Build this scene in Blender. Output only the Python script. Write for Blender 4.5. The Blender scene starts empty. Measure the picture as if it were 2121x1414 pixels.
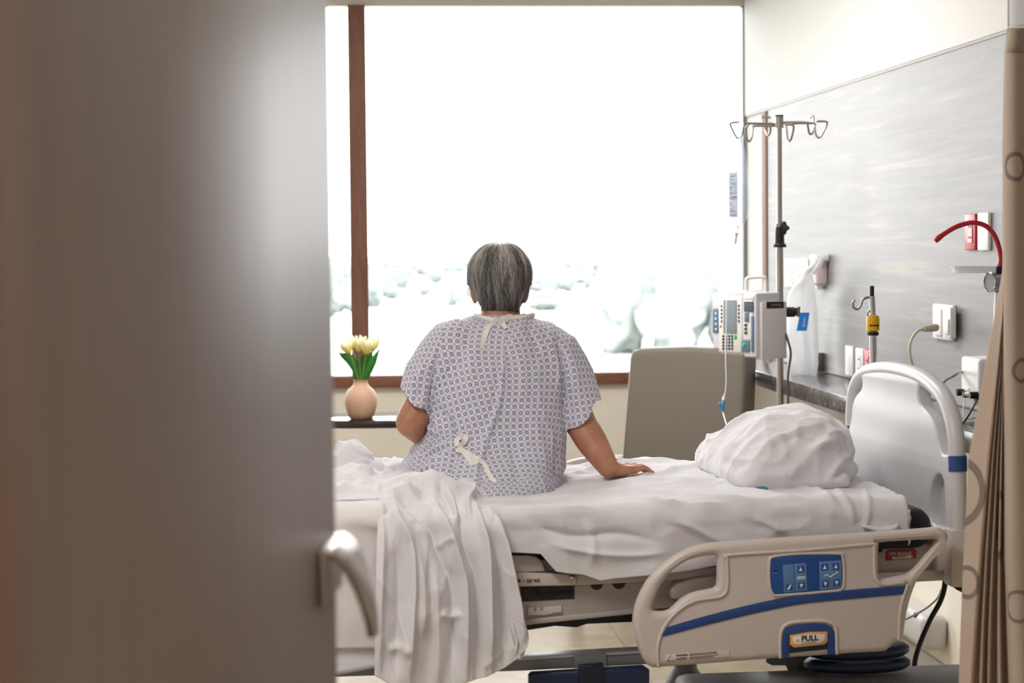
import bpy, bmesh, math, random
import numpy as np
from mathutils import Vector, Matrix, noise

# ------------------------------------------------------------------ camera, world, lights, exposure
SC = bpy.context.scene
COL = SC.collection
W_PX, H_PX = 2121.0, 1414.0
F_PX = 4300.0
EYE = np.array([0.0, 0.0, 1.43])
PSI, TH, RO = math.atan(368 / 4300), math.atan(192.4 / 4300), 0.0093
FWD = np.array([math.sin(PSI) * math.cos(TH), math.cos(PSI) * math.cos(TH), -math.sin(TH)])
_r0 = np.array([math.cos(PSI), -math.sin(PSI), 0.0]); _u0 = np.cross(_r0, FWD)
RGT = _r0 * math.cos(RO) - _u0 * math.sin(RO)
UPV = _u0 * math.cos(RO) + _r0 * math.sin(RO)

cam = bpy.data.cameras.new('camera')
cam.sensor_fit = 'HORIZONTAL'; cam.sensor_width = 36.0
cam.lens = F_PX / W_PX * 36.0
cam.clip_start = 0.05; cam.clip_end = 20000
cam.dof.use_dof = True; cam.dof.focus_distance = 5.75; cam.dof.aperture_fstop = 5.2
camo = bpy.data.objects.new('camera', cam); COL.objects.link(camo)
M = Matrix.Identity(4)
for i in range(3):
    M[i][0], M[i][1], M[i][2], M[i][3] = RGT[i], UPV[i], -FWD[i], EYE[i]
camo.matrix_world = M
SC.camera = camo
SC.view_settings.view_transform = 'Standard'; SC.view_settings.look = 'None'
SC.view_settings.gamma = 1.0; SC.view_settings.use_curve_mapping = False
SC.view_settings.exposure = 0.0
SC.cycles.use_denoising = True
SC.cycles.max_bounces = 10; SC.cycles.diffuse_bounces = 6; SC.cycles.transparent_max_bounces = 16
SC.cycles.caustics_reflective = False; SC.cycles.caustics_refractive = False
SC.cycles.sample_clamp_indirect = 6.0

world = bpy.data.worlds.new('overcast_sky'); SC.world = world
world.use_nodes = True
nt = world.node_tree; nt.nodes.clear()
bg = nt.nodes.new('ShaderNodeBackground'); wo = nt.nodes.new('ShaderNodeOutputWorld')
bg.inputs['Color'].default_value = (0.985, 0.99, 1.0, 1); bg.inputs['Strength'].default_value = 7.5
nt.links.new(bg.outputs[0], wo.inputs[0])

WIN_Y = 9.69
def area(name, loc, size, energy, color, rot=(0, 0, 0), portal=False):
    L = bpy.data.lights.new(name, 'AREA'); L.shape = 'RECTANGLE'; L.size, L.size_y = size
    L.energy = energy; L.color = color
    o = bpy.data.objects.new(name, L); COL.objects.link(o); o.location = loc; o.rotation_euler = rot
    if portal: L.cycles.is_portal = True
    return o
area('window_portal', (-0.15, WIN_Y - 0.02, 1.70), (4.2, 1.72), 1, (1, 1, 1), (math.radians(-90), 0, 0), True)
area('ceiling_fill', (-0.5, 3.4, 2.74), (0.6, 1.2), 46, (1.0, 0.965, 0.945))  # unseen fill light at ceiling height, added for the bed's near sides
area('ceiling_fill', (0.5, 7.2, 2.74), (0.6, 1.2), 54, (1.0, 0.985, 0.97))  # unseen too; added and placed to brighten soffit and window wall
area('corridor_fill', (0.5, -0.4, 2.6), (0.6, 1.2), 20, (1.0, 0.90, 0.84))  # unseen fill light added in the corridor behind the camera

# ------------------------------------------------------------------ frames
def ray(x, y): return FWD + RGT * (x - 1060.5) / F_PX + UPV * (707 - y) / F_PX
def at(x, y, d): return EYE + ray(x, y) * d
def on_plane(x, y, p, n):
    r = ray(x, y); p = np.array(p); n = np.array(n)
    return EYE + r * (np.dot(p - EYE, n) / np.dot(r, n))
def on_X(x, y, X): return on_plane(x, y, (X, 0, 0), (1, 0, 0))
def on_Y(x, y, Y): return on_plane(x, y, (0, Y, 0), (0, 1, 0))
def on_Z(x, y, Z): return on_plane(x, y, (0, 0, Z), (0, 0, 1))
def proj(P):
    v = np.asarray(P) - EYE; d = v @ FWD
    return np.stack([1060.5 + F_PX * (v @ RGT) / d, 707 - F_PX * (v @ UPV) / d], -1)
BA = math.radians(2.3)
BO = np.array([1.467, 5.306, 0.0])                 # floor under the middle of the headboard
BX = np.array([math.cos(BA), math.sin(BA), 0.0]); BY = np.array([-math.sin(BA), math.cos(BA), 0.0])
BED = Matrix.Translation(Vector(BO)) @ Matrix.Rotation(BA, 4, 'Z')
def bed_w(l): l = np.asarray(l, float); return BO + l[..., 0:1] * BX + l[..., 1:2] * BY + l[..., 2:3] * np.array([0, 0, 1.0])
def to_bed(p):
    v = np.asarray(p) - BO; return np.stack([v @ BX, v @ BY, v[..., 2]], -1)
def B(x, y, ly): return to_bed(on_plane(x, y, BO + BY * ly, BY))         # pixel ray met with a lengthwise plane of the bed
def Bx(x, y, lx): return to_bed(on_plane(x, y, BO + BX * lx, BX))        # ... with a crosswise plane
def Bz(x, y, lz): return to_bed(on_Z(x, y, lz))
V = lambda a: Vector([float(c) for c in a])

# ------------------------------------------------------------------ materials
def srgb(c):
    return tuple(((v / 255) / 12.92 if v / 255 <= .04045 else ((v / 255 + .055) / 1.055) ** 2.4) for v in c) + (1.0,)
class Nodes:
    def __init__(s, m): s.t = m.node_tree; s.b = s.t.nodes['Principled BSDF']
    def new(s, typ, **kw):
        n = s.t.nodes.new(typ)
        for k, v in kw.items(): setattr(n, k, v)
        return n
    def link(s, a, b): s.t.links.new(a, b)
    def math(s, op, a, b=None, c=None):
        n = s.new('ShaderNodeMath', operation=op)
        for i, v in enumerate((a, b, c)):
            if v is None: continue
            if isinstance(v, (int, float)): n.inputs[i].default_value = v
            else: s.link(v, n.inputs[i])
        return n.outputs[0]
    def mix(s, fac, a, b):
        n = s.new('ShaderNodeMix', data_type='RGBA')
        for i, v in ((0, fac), (6, a), (7, b)):
            if isinstance(v, (int, float)): n.inputs[i].default_value = v
            elif isinstance(v, tuple): n.inputs[i].default_value = v
            else: s.link(v, n.inputs[i])
        return n.outputs[2]
    def coord(s, which='Object', scale=(1, 1, 1), rot=(0, 0, 0)):
        c = s.new('ShaderNodeTexCoord'); mp = s.new('ShaderNodeMapping')
        mp.inputs['Scale'].default_value = scale; mp.inputs['Rotation'].default_value = rot
        s.link(c.outputs[which], mp.inputs[0]); return mp.outputs[0]
    def noise(s, vec, scale, detail=4, rough=.55, dist=0):
        n = s.new('ShaderNodeTexNoise'); n.inputs['Scale'].default_value = scale
        n.inputs['Detail'].default_value = detail; n.inputs['Roughness'].default_value = rough
        n.inputs['Distortion'].default_value = dist
        s.link(vec, n.inputs['Vector']); return n.outputs[0]
    def ramp(s, fac, stops):
        n = s.new('ShaderNodeValToRGB'); e = n.color_ramp.elements
        while len(e) < len(stops): e.new(.5)
        for q, (p, c) in zip(e, stops): q.position = p; q.color = c
        s.link(fac, n.inputs[0]); return n.outputs[0]
    def bump(s, h, strength, dist=.01):
        n = s.new('ShaderNodeBump'); n.inputs['Strength'].default_value = strength; n.inputs['Distance'].default_value = dist
        s.link(h, n.inputs['Height']); s.link(n.outputs[0], s.b.inputs['Normal'])
MATS = {}
def pm(name, col, rough=.5, metal=0.0, bump=None, spec=.5, coat=0.0, var=0.0, trans=0.0, alpha=1.0, sheen=0.0):
    """plain principled material; bump=(noise scale, strength); var = slight procedural mottling"""
    if name in MATS: return MATS[name]
    m = bpy.data.materials.new(name); m.use_nodes = True; n = Nodes(m); b = n.b
    c = srgb(col); b.inputs['Base Color'].default_value = c
    b.inputs['Roughness'].default_value = rough; b.inputs['Metallic'].default_value = metal
    b.inputs['Specular IOR Level'].default_value = spec; b.inputs['Coat Weight'].default_value = coat
    b.inputs['Transmission Weight'].default_value = trans; b.inputs['Alpha'].default_value = alpha
    b.inputs['Sheen Weight'].default_value = sheen
    v = n.coord('Object')
    if bump: n.bump(n.noise(v, bump[0], 5), bump[1])
    f = n.noise(v, 9 if not bump else bump[0] * .3, 3)
    k = max(var, .02)
    d = tuple(max(0, x * (1 - k)) for x in c[:3]) + (1,); l = tuple(min(1, x * (1 + k)) for x in c[:3]) + (1,)
    n.link(n.ramp(f, [(.3, d), (.7, l)]), b.inputs['Base Color'])
    MATS[name] = m; return m
def custom(name, fn):
    if name in MATS: return MATS[name]
    m = bpy.data.materials.new(name); m.use_nodes = True; fn(Nodes(m)); MATS[name] = m; return m

def _grain(axis_scale, dark, light, rough, scale=6, coat=0.0, spec=.5):
    def f(n):
        v = n.coord('Object', axis_scale)
        a = n.noise(v, scale, 6, .65, .4); b2 = n.noise(v, scale * 5, 4, .6)
        s = n.math('ADD', n.math('MULTIPLY', a, .7), n.math('MULTIPLY', b2, .3))
        n.link(n.ramp(s, [(.32, srgb(dark)), (.68, srgb(light))]), n.b.inputs['Base Color'])
        n.b.inputs['Roughness'].default_value = rough; n.b.inputs['Coat Weight'].default_value = coat; n.b.inputs['Coat Roughness'].default_value = .4
        n.b.inputs['Specular IOR Level'].default_value = spec
    return f
def _panel(n):
    v = n.coord('Object', (1, .45, 11.0)); w = n.noise(n.coord('Object', (1, .8, .8)), 1.6, 2)
    a = n.noise(v, 2.0, 5, .6, .5); b2 = n.noise(n.coord('Object', (1, 1.0, 40)), 2.2, 3)
    s = n.math('ADD', n.math('MULTIPLY', a, .62), n.math('ADD', n.math('MULTIPLY', b2, .2), n.math('MULTIPLY', w, .18)))
    n.link(n.ramp(s, [(.34, srgb((126, 124, 127))), (.54, srgb((140, 138, 139))), (.64, srgb((162, 152, 144)))]), n.b.inputs['Base Color'])
    n.b.inputs['Roughness'].default_value = .48; n.b.inputs['Specular IOR Level'].default_value = .4
def _granite(n):
    v = n.coord('Object'); a = n.noise(v, 60, 5, .7); b2 = n.noise(v, 14, 3)
    s = n.math('ADD', n.math('MULTIPLY', a, .6), n.math('MULTIPLY', b2, .4))
    n.link(n.ramp(s, [(.36, srgb((38, 36, 36))), (.52, srgb((84, 80, 78))), (.68, srgb((150, 146, 142)))]), n.b.inputs['Base Color'])
    n.b.inputs['Roughness'].default_value = .18
def _floor(n):
    v = n.coord('Object')
    br = n.new('ShaderNodeTexBrick'); n.link(v, br.inputs['Vector'])
    br.inputs['Scale'].default_value = 1.0; br.inputs['Brick Width'].default_value = .6; br.inputs['Row Height'].default_value = .6
    br.inputs['Mortar Size'].default_value = .0025; br.offset = 0
    a = n.noise(v, 5, 6, .65, .6)
    c = n.ramp(a, [(.3, srgb((142, 128, 108))), (.7, srgb((172, 160, 140)))])
    n.link(n.mix(br.outputs['Fac'], c, srgb((124, 110, 92))), n.b.inputs['Base Color'])
    n.b.inputs['Roughness'].default_value = .3
def _glass(n):
    o = n.t.nodes['Material Output']; tr = n.new('ShaderNodeBsdfTransparent'); gl = n.new('ShaderNodeBsdfGlossy')
    gl.inputs['Roughness'].default_value = .02; mx = n.new('ShaderNodeMixShader'); fr = n.new('ShaderNodeFresnel'); fr.inputs[0].default_value = 1.25
    n.link(fr.outputs[0], mx.inputs[0]); n.link(tr.outputs[0], mx.inputs[1]); n.link(gl.outputs[0], mx.inputs[2]); n.link(mx.outputs[0], o.inputs[0])
def _clear(tint, mixv, rough=.08):
    def f(n):
        o = n.t.nodes['Material Output']; tr = n.new('ShaderNodeBsdfTransparent'); tr.inputs[0].default_value = tint
        n.b.inputs['Base Color'].default_value = (.9, .93, .97, 1); n.b.inputs['Roughness'].default_value = rough
        mx = n.new('ShaderNodeMixShader'); mx.inputs[0].default_value = mixv
        n.link(tr.outputs[0], mx.inputs[1]); n.link(n.b.outputs[0], mx.inputs[2]); n.link(mx.outputs[0], o.inputs[0])
    return f
def _film(n):
    o = n.t.nodes['Material Output']; tr = n.new('ShaderNodeBsdfTransparent'); tl = n.new('ShaderNodeBsdfTranslucent'); tl.inputs[0].default_value = (.93, .94, .95, 1)
    n.b.inputs['Base Color'].default_value = (.93, .94, .95, 1); n.b.inputs['Roughness'].default_value = .35
    a = n.new('ShaderNodeMixShader'); a.inputs[0].default_value = .5; n.link(n.b.outputs[0], a.inputs[1]); n.link(tl.outputs[0], a.inputs[2])
    m = n.new('ShaderNodeMixShader'); m.inputs[0].default_value = .8; n.link(tr.outputs[0], m.inputs[1]); n.link(a.outputs[0], m.inputs[2]); n.link(m.outputs[0], o.inputs[0])
def _cloth(col, scale, strength, transl=.0, weave=None):
    def f(n):
        v = n.coord('Object'); h = n.noise(v, scale, 5, .6)
        if weave:
            wv = n.new('ShaderNodeTexWave'); wv.wave_type = 'BANDS'; wv.bands_direction = 'DIAGONAL'; wv.inputs['Scale'].default_value = weave
            wv.inputs['Distortion'].default_value = 3.0; wv.inputs['Detail'].default_value = 2; wv.inputs['Detail Scale'].default_value = 2.5
            n.link(v, wv.inputs['Vector']); h = n.math('ADD', n.math('MULTIPLY', h, .35), wv.outputs['Fac'])
        n.bump(h, strength, .004)
        n.b.inputs['Base Color'].default_value = srgb(col); n.b.inputs['Roughness'].default_value = .88
        n.b.inputs['Specular IOR Level'].default_value = .2; n.b.inputs['Sheen Weight'].default_value = .15
        if transl:
            o = n.t.nodes['Material Output']; tl = n.new('ShaderNodeBsdfTranslucent'); tl.inputs[0].default_value = srgb(col)
            mx = n.new('ShaderNodeMixShader'); mx.inputs[0].default_value = transl
            n.link(n.b.outputs[0], mx.inputs[1]); n.link(tl.outputs[0], mx.inputs[2]); n.link(mx.outputs[0], o.inputs[0])
    return f
def _flowers(n):
    """white cotton printed with navy eight-petal flowers and grey starbursts, laid out in metres of cloth"""
    uv = n.new('ShaderNodeUVMap'); sp = n.new('ShaderNodeSeparateXYZ'); n.link(uv.outputs[0], sp.inputs[0])
    S = .0172
    def flower(off, rad, inner, gap, k):
        fx = n.math('SUBTRACT', n.math('FRACT', n.math('ADD', n.math('DIVIDE', sp.outputs[0], S), off)), .5)
        fy = n.math('SUBTRACT', n.math('FRACT', n.math('ADD', n.math('DIVIDE', sp.outputs[1], S), off)), .5)
        r = n.math('SQRT', n.math('ADD', n.math('MULTIPLY', fx, fx), n.math('MULTIPLY', fy, fy)))
        th = n.math('ARCTAN2', fy, fx)
        pet = n.math('GREATER_THAN', n.math('COSINE', n.math('MULTIPLY', th, k)), gap)
        ring = n.math('MULTIPLY', n.math('LESS_THAN', r, rad), n.math('GREATER_THAN', r, inner))
        return n.math('MULTIPLY', pet, ring)
    navy = flower(0.0, .345, .085, -.30, 8.0); grey = flower(.5, .285, .03, .1, 8.0)
    c = n.mix(grey, srgb((244, 243, 250)), srgb((172, 165, 186)))
    c = n.mix(navy, c, srgb((48, 48, 128)))
    n.link(c, n.b.inputs['Base Color']); n.b.inputs['Roughness'].default_value = .9
    n.b.inputs['Specular IOR Level'].default_value = .15
    n.bump(n.noise(n.coord('Object'), 260, 4), .15, .002)
    o = n.t.nodes['Material Output']; tl = n.new('ShaderNodeBsdfTranslucent'); n.link(c, tl.inputs[0])
    mx = n.new('ShaderNodeMixShader'); mx.inputs[0].default_value = .18
    n.link(n.b.outputs[0], mx.inputs[1]); n.link(tl.outputs[0], mx.inputs[2]); n.link(mx.outputs[0], o.inputs[0])
def _skin(n):
    v = n.coord('Object'); a = n.noise(v, 22, 5); b2 = n.noise(v, 160, 3)
    n.link(n.ramp(a, [(.3, srgb((168, 112, 86))), (.7, srgb((192, 136, 108)))]), n.b.inputs['Base Color'])
    n.b.inputs['Roughness'].default_value = .5; n.b.inputs['Subsurface Weight'].default_value = .12
    n.b.inputs['Subsurface Radius'].default_value = (.01, .004, .002); n.b.inputs['Subsurface Scale'].default_value = .6
    n.bump(b2, .25, .002)
def _tulip(n):
    g = n.new('ShaderNodeTexCoord'); sp = n.new('ShaderNodeSeparateXYZ'); n.link(g.outputs['Generated'], sp.inputs[0])
    n.link(n.ramp(sp.outputs[2], [(.05, srgb((238, 222, 96))), (.85, srgb((246, 242, 212)))]), n.b.inputs['Base Color'])
    n.b.inputs['Roughness'].default_value = .5; n.b.inputs['Subsurface Weight'].default_value = .1; n.b.inputs['Subsurface Radius'].default_value = (.01, .01, .004)
def _curtain(rings, S=1.0):
    def f(n):
        uv = n.new('ShaderNodeUVMap'); sp = n.new('ShaderNodeSeparateXYZ'); n.link(uv.outputs[0], sp.inputs[0])
        m = None
        for (cx, cy, r, w) in rings:
            dx = n.math('SUBTRACT', sp.outputs[0], cx); dy = n.math('SUBTRACT', sp.outputs[1], cy)
            d = n.math('SQRT', n.math('ADD', n.math('MULTIPLY', dx, dx), n.math('MULTIPLY', dy, dy)))
            k = n.math('LESS_THAN', n.math('ABSOLUTE', n.math('SUBTRACT', d, r)), w)
            m = k if m is None else n.math('MAXIMUM', m, k)
        a = n.noise(n.coord('UV', (1, 1, 1)), 5, 3)
        hem = n.math('LESS_THAN', sp.outputs[1], .52)
        base = n.ramp(a, [(.35, srgb((212, 193, 176))), (.65, srgb((217, 199, 182)))])
        c = n.mix(m, base, srgb((156, 140, 130))); c = n.mix(hem, c, srgb((160, 140, 124)))
        n.link(c, n.b.inputs['Base Color']); n.b.inputs['Roughness'].default_value = .8; n.b.inputs['Specular IOR Level'].default_value = .3
        n.bump(n.noise(n.coord('UV'), 500, 3), .2, .002)
        o = n.t.nodes['Material Output']; tl = n.new('ShaderNodeBsdfTranslucent'); n.link(c, tl.inputs[0])
        mx = n.new('ShaderNodeMixShader'); mx.inputs[0].default_value = .3
        n.link(n.b.outputs[0], mx.inputs[1]); n.link(tl.outputs[0], mx.inputs[2]); n.link(mx.outputs[0], o.inputs[0])
    return f
def mt(key):
    return {
        'wall': lambda: pm('cream_paint', (244, 238, 224), .7, bump=(180, .05)),
        'white_wall': lambda: pm('white_paint', (230, 228, 226), .7, bump=(180, .05)),
        'ceiling': lambda: pm('ceiling_white', (238, 236, 230), .9, bump=(120, .1)),
        'floor': lambda: custom('vinyl_tile', _floor),
        'panel': lambda: custom('grey_wood_laminate', _panel),
        'brown': lambda: custom('walnut_frame', _grain((2, 2, .4), (118, 82, 70), (146, 108, 92), .6, spec=.2)),
        'brown_h': lambda: custom('walnut_sill', _grain((.4, 2, 3), (104, 64, 48), (148, 100, 78), .45)),
        'door': lambda: custom('door_veneer', _grain((14, 14, .35), (110, 91, 81), (134, 114, 102), .5, 3, .55, .8)),
        'granite': lambda: custom('dark_granite', _granite),
        'glass': lambda: custom('window_glass', _glass),
        'plastic': lambda: pm('bed_plastic', (206, 195, 189), .42, bump=(900, .03)),
        'plastic2': lambda: pm('grey_plastic', (176, 168, 164), .45),
        'cool': lambda: pm('headboard_plastic', (208, 207, 210), .4),
        'blue': lambda: pm('blue_trim', (38, 72, 132), .4),
        'panelblue': lambda: pm('membrane_blue', (30, 78, 150), .35),
        'lightblue': lambda: pm('membrane_light_blue', (92, 132, 180), .35),
        'navy': lambda: pm('navy_plastic', (22, 40, 72), .4),
        'white': lambda: pm('white_print', (235, 235, 235), .5),
        'black': lambda: pm('black_rubber', (16, 16, 17), .45),
        'blackcloth': lambda: pm('black_mattress_cover', (22, 22, 27), .6, bump=(60, .3)),
        'dark': lambda: pm('dark_cavity', (40, 39, 40), .6),
        'steel': lambda: pm('brushed_steel', (176, 170, 162), .3, 1.0),
        'chrome': lambda: pm('chrome', (210, 210, 210), .12, 1.0),
        'nickel': lambda: pm('satin_nickel', (190, 182, 172), .3, 1.0),
        'basemetal': lambda: pm('grey_base_cover', (132, 134, 138), .45),
        'red': lambda: pm('red_plastic', (190, 40, 46), .4),
        'redtube': lambda: pm('red_rubber_tube', (186, 14, 30), .35, coat=.3),
        'yellow': lambda: pm('yellow_plastic', (236, 180, 20), .4),
        'amber': lambda: pm('amber_plastic', (238, 176, 88), .4),
        'sheet': lambda: custom('white_cotton_sheet', _cloth((230, 229, 232), 90, .25, .1)),
        'pillow': lambda: custom('white_pillowcase', _cloth((234, 233, 236), 70, .25, .12)),
        'blanket': lambda: custom('white_cotton_blanket', _cloth((230, 228, 230), 140, .22, .12)),
        'spread': lambda: custom('white_woven_spread', _cloth((229, 224, 222), 200, .22, .05, 90)),
        'teal': lambda: pm('teal_pillow_cover', (70, 140, 166), .6),
        'ivory': lambda: pm('white_ribbon', (238, 232, 228), .85, bump=(300, .2)),
        'flowers': lambda: custom('printed_gown_cotton', _flowers),
        'skin': lambda: custom('skin', _skin),
        'uphol': lambda: pm('taupe_upholstery', (116, 108, 97), .55, bump=(420, .12), sheen=.1),
        'table': lambda: pm('espresso_tabletop', (44, 32, 28), .12, coat=.5),
        'clay': lambda: pm('pale_clay', (202, 164, 138), .62, bump=(60, .1)),
        'tulip': lambda: custom('tulip_petal', _tulip),
        'leaf': lambda: pm('tulip_leaf', (44, 116, 36), .45, var=.25),
        'stem': lambda: pm('tulip_stem', (104, 146, 62), .5),
        'pump': lambda: pm('pump_casing', (224, 223, 230), .4),
        'pumpside': lambda: pm('pump_side', (228, 225, 229), .45),
        'screen': lambda: pm('grey_screen', (140, 152, 160), .15),
        'bluegrey': lambda: pm('blue_grey_plastic', (98, 124, 152), .35),
        'green': lambda: pm('green_key', (30, 196, 60), .4),
        'key': lambda: pm('dark_key', (66, 66, 70), .5),
        'offwhite': lambda: pm('white_device_plastic', (240, 238, 238), .4),
        'plate': lambda: pm('white_wall_plate', (240, 238, 236), .35),
        'cordgrey': lambda: pm('grey_cable', (92, 92, 96), .5),
        'cordcream': lambda: pm('cream_cable', (214, 206, 186), .5),
        'bag': lambda: custom('thin_plastic_bag', _film),
        'ivbag': lambda: custom('clear_fluid_bag', _clear((.86, .90, .96, 1), .25, .05)),
        'tube': lambda: custom('clear_tubing', _clear((.9, .93, .95, 1), .55, .1)),
        'tray': lambda: custom('clear_plastic_lid', _clear((.9, .89, .87, 1), .5, .15)),
        'printblue': lambda: pm('blue_print', (60, 160, 220), .5),
        'ivprint': lambda: pm('bag_print', (110, 130, 170), .6),
        'ivblue': lambda: pm('blue_connector', (40, 150, 210), .3),
        'orange': lambda: pm('orange_cover', (196, 98, 34), .5),
        'gold': lambda: pm('gold_ring', (226, 190, 100), .2, 1.0),
        'tree': lambda: pm('hazed_far_foliage', (122, 130, 128), .9, var=.3),  # distance haze is put into this pale, desaturated leaf colour
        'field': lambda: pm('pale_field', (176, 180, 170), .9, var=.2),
    }[key]()

# ------------------------------------------------------------------ object helpers
def tag(o, label=None, cat=None, group=None, kind=None):
    if label: o['label'] = label
    if cat: o['category'] = cat
    if group: o['group'] = group
    if kind: o['kind'] = kind
    return o
WMAT = {}                                          # world frame of every thing and part
def thing(name, label, cat, loc, rot=0.0, group=None):
    o = bpy.data.objects.new(name, None); COL.objects.link(o); o.empty_display_size = .05
    o.matrix_world = Matrix.Translation(V(loc)) @ Matrix.Rotation(rot, 4, 'Z')
    WMAT[o.name] = o.matrix_world.copy()
    return tag(o, label, cat, group)
def link_mesh(name, me, mat, parent=None, space='world', smooth=35, local=None):
    """space: the frame the vertices are in ('world', 'bed' or 'local' = already the parent's)"""
    mats = mat if isinstance(mat, (list, tuple)) else [mat]
    if len(me.materials) == 0:
        for m in mats: me.materials.append(mt(m) if isinstance(m, str) else m)
    if space == 'bed': me.transform(BED)
    o = bpy.data.objects.new(name, me); COL.objects.link(o)
    if parent is not None:
        pw = WMAT[parent.name]
        if space != 'local': me.transform(pw.inverted())
        o.parent = parent; WMAT[o.name] = pw
    else:
        if space != 'local' and len(me.vertices):
            co = np.empty(len(me.vertices) * 3); me.vertices.foreach_get('co', co); co = co.reshape(-1, 3)
            c = (co.min(0) + co.max(0)) / 2; c[2] = co[:, 2].min()
            me.transform(Matrix.Translation(-V(c))); o.location = V(c)
            WMAT[o.name] = Matrix.Translation(V(c))
    if smooth:
        me.polygons.foreach_set('use_smooth', [True] * len(me.polygons))
        if smooth < 180: me.set_sharp_from_angle(angle=math.radians(smooth))
    me.update(); return o
def obj(name, bm, mat, parent=None, space='world', smooth=35):
    me = bpy.data.meshes.new(name)
    bm.normal_update(); bm.to_mesh(me); bm.free()
    return link_mesh(name, me, mat, parent, space, smooth)
def structure(o): o['kind'] = 'structure'; return o
def box(bm, c, s, bev=0.0, seg=2, rot=None):
    t = bmesh.new(); bmesh.ops.create_cube(t, size=1.0)
    bmesh.ops.scale(t, vec=V(s), verts=t.verts)
    if bev: bmesh.ops.bevel(t, geom=t.edges[:], offset=bev, segments=seg, profile=.5, affect='EDGES')
    if rot is not None: bmesh.ops.transform(t, matrix=rot.to_4x4(), verts=t.verts)
    bmesh.ops.translate(t, vec=V(c), verts=t.verts)
    merge(bm, t); return bm
def merge(bm, t, mi=None):
    me = bpy.data.meshes.new('tmp'); t.to_mesh(me); t.free(); n0 = len(bm.faces)
    bm.from_mesh(me); bpy.data.meshes.remove(me)
    if mi is not None:
        bm.faces.ensure_lookup_table()
        for f in bm.faces[n0:]: f.material_index = mi
def cr(pts, n=8, closed=False):
    """Catmull-Rom through pts"""
    P = np.array(pts, float); out = []; N = len(P)
    for i in range(N if closed else N - 1):
        if closed: a, b, c, d = P[(i - 1) % N], P[i], P[(i + 1) % N], P[(i + 2) % N]
        else: a, b, c, d = P[max(i - 1, 0)], P[i], P[i + 1], P[min(i + 2, N - 1)]
        for k in range(n):
            t = k / n
            out.append(.5 * (2 * b + (c - a) * t + (2 * a - 5 * b + 4 * c - d) * t * t + (3 * b - a - 3 * c + d) * t ** 3))
    if not closed: out.append(P[-1])
    return np.array(out)
def tube(bm, pts, r, seg=10, n=6, smooth=True, flat=1.0, cap=True, round_end=False):
    """swept round section; r scalar or one radius per control point"""
    P = np.array(pts, float)
    R = np.full(len(P), r) if np.isscalar(r) else np.array(r, float)
    if smooth and len(P) > 2:
        R = cr(np.stack([R, R], 1), n)[:, 0]; P = cr(P, n)
    if round_end:
        def endcap(p, q, rr):
            d = (p - q) / (np.linalg.norm(p - q) + 1e-9)
            return [(p + d * rr * math.sin(a), rr * math.cos(a)) for a in (math.radians(30), math.radians(60), math.radians(84))]
        e = endcap(P[-1], P[-2], R[-1]); s = endcap(P[0], P[1], R[0])[::-1]
        P = np.array([x[0] for x in s] + list(P) + [x[0] for x in e]); R = np.array([x[1] for x in s] + list(R) + [x[1] for x in e])
    T = np.gradient(P, axis=0); T /= np.linalg.norm(T, axis=1)[:, None] + 1e-12
    up = np.array([0, 0, 1.0]) if abs(T[0][2]) < .9 else np.array([0, 1.0, 0])
    nrm = up - T[0] * (up @ T[0]); nrm /= np.linalg.norm(nrm)
    rings = []
    for i in range(len(P)):
        nrm = nrm - T[i] * (nrm @ T[i]); nrm /= np.linalg.norm(nrm) + 1e-12; bi = np.cross(T[i], nrm)
        rings.append([bm.verts.new(V(P[i] + R[i] * (math.cos(2 * math.pi * k / seg) * nrm * flat + math.sin(2 * math.pi * k / seg) * bi))) for k in range(seg)])
    skin_rings(bm, rings, cap)
    return bm
def skin_rings(bm, rings, cap=True, closed=True):
    for a, b in zip(rings, rings[1:]):
        m = len(a)
        for k in range(m if closed else m - 1): bm.faces.new((a[k], a[(k + 1) % m], b[(k + 1) % m], b[k]))
    if cap: bm.faces.new(rings[0][::-1]); bm.faces.new(rings[-1])
def lathe(bm, prof, c=(0, 0, 0), seg=32, axis=None, cap=True):
    """prof = [(radius, height)]; axis = direction of height"""
    c = np.array(c, float); ax = np.array(axis if axis is not None else (0, 0, 1.0), float); ax /= np.linalg.norm(ax)
    u = np.cross(ax, (0, 1.0, 0)) if abs(ax[1]) < .9 else np.cross(ax, (1.0, 0, 0)); u /= np.linalg.norm(u); w = np.cross(ax, u)
    rings = [[bm.verts.new(V(c + ax * h + r * (math.cos(2 * math.pi * k / seg) * u + math.sin(2 * math.pi * k / seg) * w))) for k in range(seg)] for r, h in prof]
    skin_rings(bm, rings, cap); return bm
def ball(bm, c, r, seg=16, rot=None):
    t = bmesh.new(); bmesh.ops.create_uvsphere(t, u_segments=seg, v_segments=max(6, seg // 2), radius=1.0)
    bmesh.ops.scale(t, vec=V((r, r, r) if np.isscalar(r) else r), verts=t.verts)
    if rot is not None: bmesh.ops.transform(t, matrix=rot.to_4x4(), verts=t.verts)
    bmesh.ops.translate(t, vec=V(c), verts=t.verts); merge(bm, t); return bm
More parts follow.
